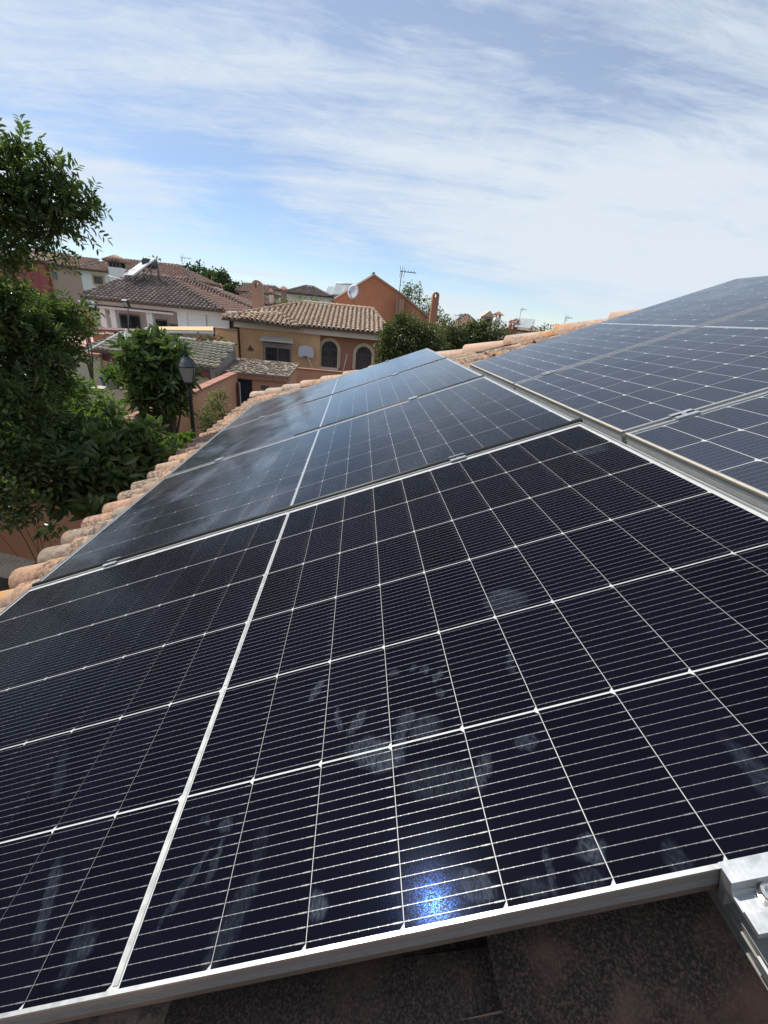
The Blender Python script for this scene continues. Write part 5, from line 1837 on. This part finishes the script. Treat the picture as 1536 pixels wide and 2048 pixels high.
tK, A, B, T = far_house('white_hip_house', 'white house with grey-brown hipped roof in the middle distance', 58.0, (566, 583), (664, 596), [(612, 572), (625, 574)], M['white'], M['tile_d'], 10, zb=-3)
small_chimney(tK, 567, 584, 57.0, 1.5, 0.6, M['oldchim'])
tK2, A, B, T = far_house('collector_house', 'house with two solar heaters between the white house and the rust gable', 66.0, (640, 592), (712, 600), [(660, 581), (700, 586)], M['brickwall'], M['tile_d'], 9, zb=-3)
solar_heater(664, 590, 61, 'bright double collector left of the satellite dish', wid=2.4, hgt=1.7, tilt=38, yaw=-20, tank=False, legs=0.2)
solar_heater(684, 590, 60, 'grey double collector with a white tank just left of the satellite dish', wid=2.6, hgt=1.7, tilt=42, yaw=-12, tank=True, legs=0.2)
tL, A, B, T = far_house('red_roof_house', 'house with red-brown hipped roof behind the stained chimney', 50.0, (455, 602), (562, 612), [(503, 586), (520, 588)], M['pink'], M['tile_r'], 9, zb=-4)
small_chimney(tL, 542, 590, 50.5, 1.6, 0.4, M['pink'])
tL2, A, B, T = far_house('upper_red_roof_house', 'red roofed house on the slope under the hill trees', 75.0, (470, 580), (545, 590), [(490, 566), (530, 572)], M['beige'], M['tile_r'], 9, zb=-3)
tL3, A, B, T = far_house('dark_roof_house', 'small house with dark roof below the hill trees', 64.0, (400, 588), (470, 595), [(420, 579), (445, 582)], M['white'], M['tile_d'], 8, zb=-3)
small_chimney(tL3, 427, 574, 64, 2.0, 0.6, M['white'])
small_chimney(tL3, 440, 577, 66, 2.0, 0.5, M['white'])
tN, A, B, T = far_house('pale_red_roof_house', 'pale red hipped roof over the hedge right of the slim chimney', 52.0, (886, 655), (976, 664), [(931, 629), (934, 630)], M['pink'], M['tile_r'], 10, zb=-4)
p_ = at(973, 640, 53)
MB().box((p_.x - 0.55, 52.5, p_.z - 1.6), (p_.x + 0.6, 53.6, p_.z + 0.35)).build('roof_turret', M['beige'], tN)
MB().prism([(p_.x - 0.75, 52.3, p_.z + 0.35), (p_.x + 0.8, 52.3, p_.z + 0.35), (p_.x + 0.02, 52.3, p_.z + 1.0)], (0, 1.5, 0)).build('turret_roof', M['tile_l'], tN)
MB().box((p_.x - 0.3, 52.45, p_.z - 0.4), (p_.x + 0.35, 52.499, p_.z + 0.15)).build('turret_opening', M['plain_black'], tN)
small_chimney(tN, 997, 635, 55, 3.0, 0.65, M['white'])
solar_heater(893, 652, 50, 'white collector and tank just right of the slim chimney', wid=1.2, hgt=1.6, tilt=40, yaw=-60, tank=True, legs=0.3)
tP, A, B, T = far_house('distant_white_house', 'small distant white house with pink tiles and a solar panel on its roof', 66.0, (1012, 660), (1088, 665), [(1030, 651), (1064, 653)], M['white'], M['tile_l'], 9, zb=-3)
small_chimney(tP, 1022, 649, 66, 1.4, 0.4, M['coping'])
small_chimney(tP, 1033, 646, 66, 1.6, 0.6, M['coping'])
solar_heater(1044, 656, 65, 'grey solar heater on the distant white house', wid=2.4, hgt=2.2, tilt=35, yaw=-35, tank=False, m=M['greypaint'], legs=0.2)
antenna(at(1036, 652, 64), 2.2, 'distant tv antenna over the small white house', 0.8, 0.1, 1.2)
antenna(at(1126, 660, 50), at(1126, 634, 50).z - at(1126, 660, 50).z, 'distant tv antenna above the ridge tiles on the right', 0.7, -0.2, 1.2)
tQ, A, B, T = far_house('hill_house', 'far house with a dark roof half hidden by the hill trees', 95.0, (520, 577), (562, 583), [(535, 571), (550, 573)], M['white'], M['tile_d'], 8, zb=-3)

# ------------------------------------------------------------------ plants
foliage('carob_tree', 'large dark tree with compound leaves filling the left edge against the sky', 'tree',
        [(10, 332, 5, 44), (52, 302, 5, 22), (-50, 420, 5, 90), (92, 345, 5, 22), (60, 390, 5, 46), (100, 402, 5, 24), (128, 350, 5, 11), (112, 375, 5, 16),
         (138, 425, 5, 15), (158, 405, 5, 11), (175, 408, 5, 7), (160, 438, 5, 7), (112, 448, 5, 16), (48, 438, 5, 34), (88, 462, 5, 18), (-22, 458, 5, 34), (116, 488, 5.2, 8)],
        M['leaf_dark'], 0.075, 0.022, 5200, sprays=12, spray_len=0.20, base=(-6.6, 5.2, -4.65), fork=(-5.6, 5.3, 1.6), trunk_r=0.10)
foliage('evergreen_tree', 'dense dark green tree mass below the carob on the left', 'tree',
        [(0, 592, 5.5, 34), (78, 636, 6, 30), (125, 634, 6, 22), (155, 624, 6, 11), (60, 680, 5.5, 60), (125, 665, 6, 32), (10, 740, 5.5, 66), (85, 740, 5.6, 42),
         (128, 705, 6, 20), (0, 830, 5, 56), (55, 810, 5, 42), (165, 625, 6, 10), (-30, 640, 5.5, 70), (40, 624, 5.6, 24), (100, 790, 5.8, 30), (20, 900, 5.2, 46), (75, 880, 5.4, 36), (115, 850, 5.8, 24)],
        M['leaf_dark'], 0.085, 0.030, 3900, sprays=8, spray_len=0.22, base=(-5.8, 6.4, -4.65), fork=(-5.5, 6.6, -1.6), trunk_r=0.07)
foliage('pink_blossom_shrub', 'shrub with small red blossoms between the dark tree and the white pillar', 'shrub',
        [(165, 640, 16, 24), (150, 660, 16, 18), (178, 655, 16, 12)], M['leaf_hedge'], 0.10, 0.045, 500, flower=(M['flower'], 0.09, 60))
foliage('citrus_shrub', 'bright green bushy shrub in front of the cream yard wall', 'shrub',
        [(80, 800, 7.5, 34), (130, 800, 7.5, 38), (180, 805, 7.5, 34), (155, 772, 7.5, 20), (220, 825, 7.5, 28), (120, 850, 7, 44), (60, 860, 7, 40), (190, 850, 7, 34), (110, 770, 7.5, 15)],
        M['leaf_bright'], 0.065, 0.032, 1900, base=(-4.3, 7.2, -4.65), trunk_r=0.06)
foliage('loquat_tree', 'loquat tree with long glossy leaves left of the lamp post', 'tree',
        [(285, 715, 10, 40), (330, 730, 10, 42), (272, 745, 10, 20), (350, 770, 10, 32), (300, 775, 10, 42), (345, 810, 10, 24), (305, 820, 10, 26), 
         (365, 745, 10.2, 16), (275, 790, 10, 17), (300, 690, 10, 14), (350, 700, 10.5, 14)],
        M['leaf_loquat'], 0.27, 0.085, 520, rosette=7, individuals=300, base=(-3.9, 10.2, -4.65), trunk_r=0.07)
foliage('loquat_bush', 'big leafy loquat bush in the shade beside the eave tiles', 'shrub',
        [(210, 925, 5.2, 48), (265, 890, 5.6, 42), (300, 880, 6, 26), (190, 985, 5, 36), (240, 960, 5.2, 36), (150, 930, 5, 34), (165, 880, 5.6, 34), (305, 930, 5.6, 26),
         (180, 1030, 4.6, 18), (120, 990, 4.8, 26), (85, 960, 4.8, 22), (230, 870, 6, 22), (130, 900, 5.4, 34), (335, 905, 6.4, 20), (290, 960, 5.3, 20)],
        M['leaf_loquat'], 0.22, 0.075, 800, rosette=7, individuals=300, base=(-2.9, 5.3, -4.65), trunk_r=0.06)
foliage('young_loquat_shoot', 'fresh green shoot beside the base of the lamp post', 'shrub',
        [(365, 888, 7.5, 14), (350, 880, 7.5, 12), (375, 875, 7.8, 8)], M['leaf_bright'], 0.12, 0.05, 700, rosette=6, trunk_r=0.02)
foliage('shade_creeper', 'dark creeper hanging over the terracotta wall at the lower left', 'creeper',
        [(20, 900, 4.6, 50), (60, 930, 4.6, 32), (10, 980, 4.2, 34), (60, 1010, 4.2, 26), (100, 1060, 4.0, 16), (30, 1040, 4.0, 18), (-30, 940, 4.4, 50), (-40, 1020, 4.2, 30)],
        M['leaf_dark'], 0.065, 0.04, 2200, trunk_r=0.012)
foliage('flowering_pot_shrub', 'upright yellow-green shrub with tiny blossoms in front of the terracotta wall', 'shrub',
        [(432, 800, 13, 16), (430, 830, 13, 24), (445, 850, 13, 22), (420, 850, 13, 18), (438, 785, 13, 9), (460, 840, 13, 12), (450, 790, 13, 7)],
        M['leaf_yellow'], 0.075, 0.04, 1000, base=(-3.4, 13, -4.65), trunk_r=0.04)
foliage('low_dark_shrub', 'low dark shrub at the foot of the terracotta wall right of the lamp post', 'shrub',
        [(415, 845, 12, 16), (408, 830, 12, 10), (420, 870, 12, 16)], M['leaf_hedge'], 0.08, 0.04, 800, trunk_r=0.03)
foliage('ledge_plant', 'spiky green potted plant above the blue pot', 'plant',
        [(222, 752, 14.5, 12), (235, 755, 14.5, 9)], M['leaf_bright'], 0.30, 0.07, 160, rosette=8, base=(-6.6, 14.5, -2.3), trunk_r=0.02)
foliage('red_geraniums', 'red flowering geraniums along the top of the mossy shed roof', 'flowers',
        [(400, 680, 21.8, 8), (420, 680, 21.8, 8), (438, 680, 21.8, 8)], M['leaf_hedge'], 0.16, 0.06, 500, flower=(M['flower'], 0.10, 170), trunk_r=0.02, base=(-9.0, 22, -2.4))
foliage('ficus_tree', 'rounded ficus in front of the right arch of the ochre house', 'tree',
        [(790, 680, 15, 30), (815, 660, 15, 26), (800, 640, 15, 12), (780, 705, 15, 26), (830, 690, 15, 34), (775, 665, 15, 12), (850, 670, 15, 22), (770, 720, 15, 16), (805, 715, 15, 26), (870, 695, 15, 28)],
        M['leaf_hedge'], 0.085, 0.045, 2000, trunk_r=0.12)
foliage('hedge_shrub', 'dark hedge behind the orange-lichened hip tiles', 'hedge',
        [(890, 668, 17, 20), (915, 680, 17, 26), (945, 672, 17, 24), (975, 670, 17, 20), (1000, 675, 17, 16), (920, 700, 17, 24), (960, 692, 17, 20), (1015, 682, 17, 10), (965, 652, 17, 10), (945, 652, 17, 7)],
        M['leaf_hedge'], 0.085, 0.045, 1900, trunk_r=0.1)
foliage('eucalyptus_tree', 'airy grey-green tree behind the slope of the rust gable', 'tree',
        [(818, 575, 48, 12), (830, 592, 48, 16), (850, 612, 48, 18), (872, 628, 48, 14), (812, 590, 48, 10), (890, 640, 48, 12), (838, 575, 48, 7), (860, 640, 48, 20)],
        M['leaf_euc'], 0.26, 0.10, 90, trunk_r=0.15, droop=0.6)
foliage('garden_bush', 'green bushes in front of the white hipped house', 'shrub',
        [(605, 600, 45, 9), (570, 604, 45, 8), (632, 602, 45, 8), (590, 606, 45, 8), (550, 606, 45, 6)], M['leaf_bright'], 0.22, 0.10, 80, trunk_r=0.08)
for k, (cl_, lab) in enumerate((([(385, 560, 85, 17), (400, 550, 85, 18), (374, 545, 85, 13)], 'leftmost round tree of the hilltop group'),
                                ([(415, 563, 83, 18), (428, 556, 83, 14)], 'middle tree of the hilltop group'),
                                ([(442, 562, 80, 15), (450, 574, 80, 15), (446, 551, 80, 9)], 'tallest dark tree at the right of the hilltop group'),
                                ([(476, 578, 78, 12), (462, 580, 78, 10), (490, 586, 78, 8)], 'paler bushy tree right of the hilltop group'))):
    foliage('hill_tree', lab, 'tree', cl_, M['leaf_hill'], 0.45, 0.26, 70, trunk_r=0.2, group='trees on the hilltop')
foliage('dark_pine', 'dark tree clump behind the water tank and the row house roof', 'tree',
        [(315, 526, 68, 8), (278, 530, 68, 8), (305, 522, 68, 6), (288, 526, 68, 6)], M['leaf_dark'], 0.4, 0.16, 40, trunk_r=0.2)
foliage('dark_bushy_tree', 'small dark tree above the right part of the row house roof', 'tree',
        [(335, 537, 68, 6), (346, 542, 68, 5)], M['leaf_dark'], 0.4, 0.16, 40, trunk_r=0.2)
foliage('far_tree_line', 'line of far trees above the ridge tiles on the right', 'trees',
        [(1075, 662, 40, 6), (1090, 656, 40, 7), (1105, 657, 40, 7), (1120, 658, 40, 6), (1133, 656, 40, 6), (1062, 664, 40, 5)], M['leaf_hedge'], 0.20, 0.10, 110, trunk_r=0.1)
foliage('turret_tree', 'bushy tree between the roof turret and the white chimney', 'tree',
        [(985, 645, 48, 7), (1003, 652, 48, 7), (1012, 658, 48, 5)], M['leaf_hill'], 0.24, 0.12, 90, trunk_r=0.1)
# distant woods as one mass
foliage('distant_woods', None, None, [(300 + 26 * k + rnd.uniform(-6, 6), 600 + 2.2 * k + rnd.uniform(-2, 3), 110 + rnd.uniform(-8, 8), 9) for k in range(32)],
        M['leaf_hill'], 0.7, 0.35, 9, trunk=False, part='crowns')
bpy.data.objects['distant_woods']['kind'] = 'stuff'
def side_tree(x, y, z, r, lab):
    t = thing('garden_tree', (x, y, -4.65), lab, 'tree', 'tall trees along the garden wall beside the carob')
    cl = [((x + dx * r, y + dy * r, z + dz * r), r * k) for dx, dy, dz, k in ((0, 0, 0, .62), (.45, .1, -.25, .45), (-.4, .3, .1, .45), (.1, -.45, .15, .45), (.1, .1, .5, .42), (0, .5, -.3, .4))]
    P, D = clump_points(cl, 420)
    D = D + NR.normal(size=D.shape) * 0.8
    L_ = 0.15 * (0.6 + 0.7 * NR.random(len(P)))
    V, F = leaf_arrays(P, D, L_, L_ * 0.4)
    link('crown', fast_mesh('crown', V, F, M['leaf_dark']), t)
    b = MB()
    b.tube([(x, y, -4.65), (x + .1, y, -2), (x, y, z)], [0.16, 0.12, 0.07], 9)
    for c, q in cl:
        b.tube([(x, y, z - r * 0.6), c], [0.06, 0.02], 6)
    b.build('trunk', M['bark'], t)


side_tree(-6.6, 2.0, 0.6, 2.0, 'tall dark garden tree left of the carob')
side_tree(-7.0, -1.4, 0.4, 2.0, 'dark garden tree by the wall, nearer than the others')
# litter of grass on the lawn
P = np.stack([NR.uniform(-14, -1.6, 26000), NR.uniform(1, 18, 26000), np.full(26000, -4.65)], 1)
Dg = NR.normal(size=P.shape) * 0.4 + np.array([0, 0, 1.0])
V, F = leaf_arrays(P, Dg, np.full(len(P), 0.13), np.full(len(P), 0.02))
tag(link('lawn_grass', fast_mesh('lawn_grass', V, F, M['leaf_bright'])), kind='stuff')
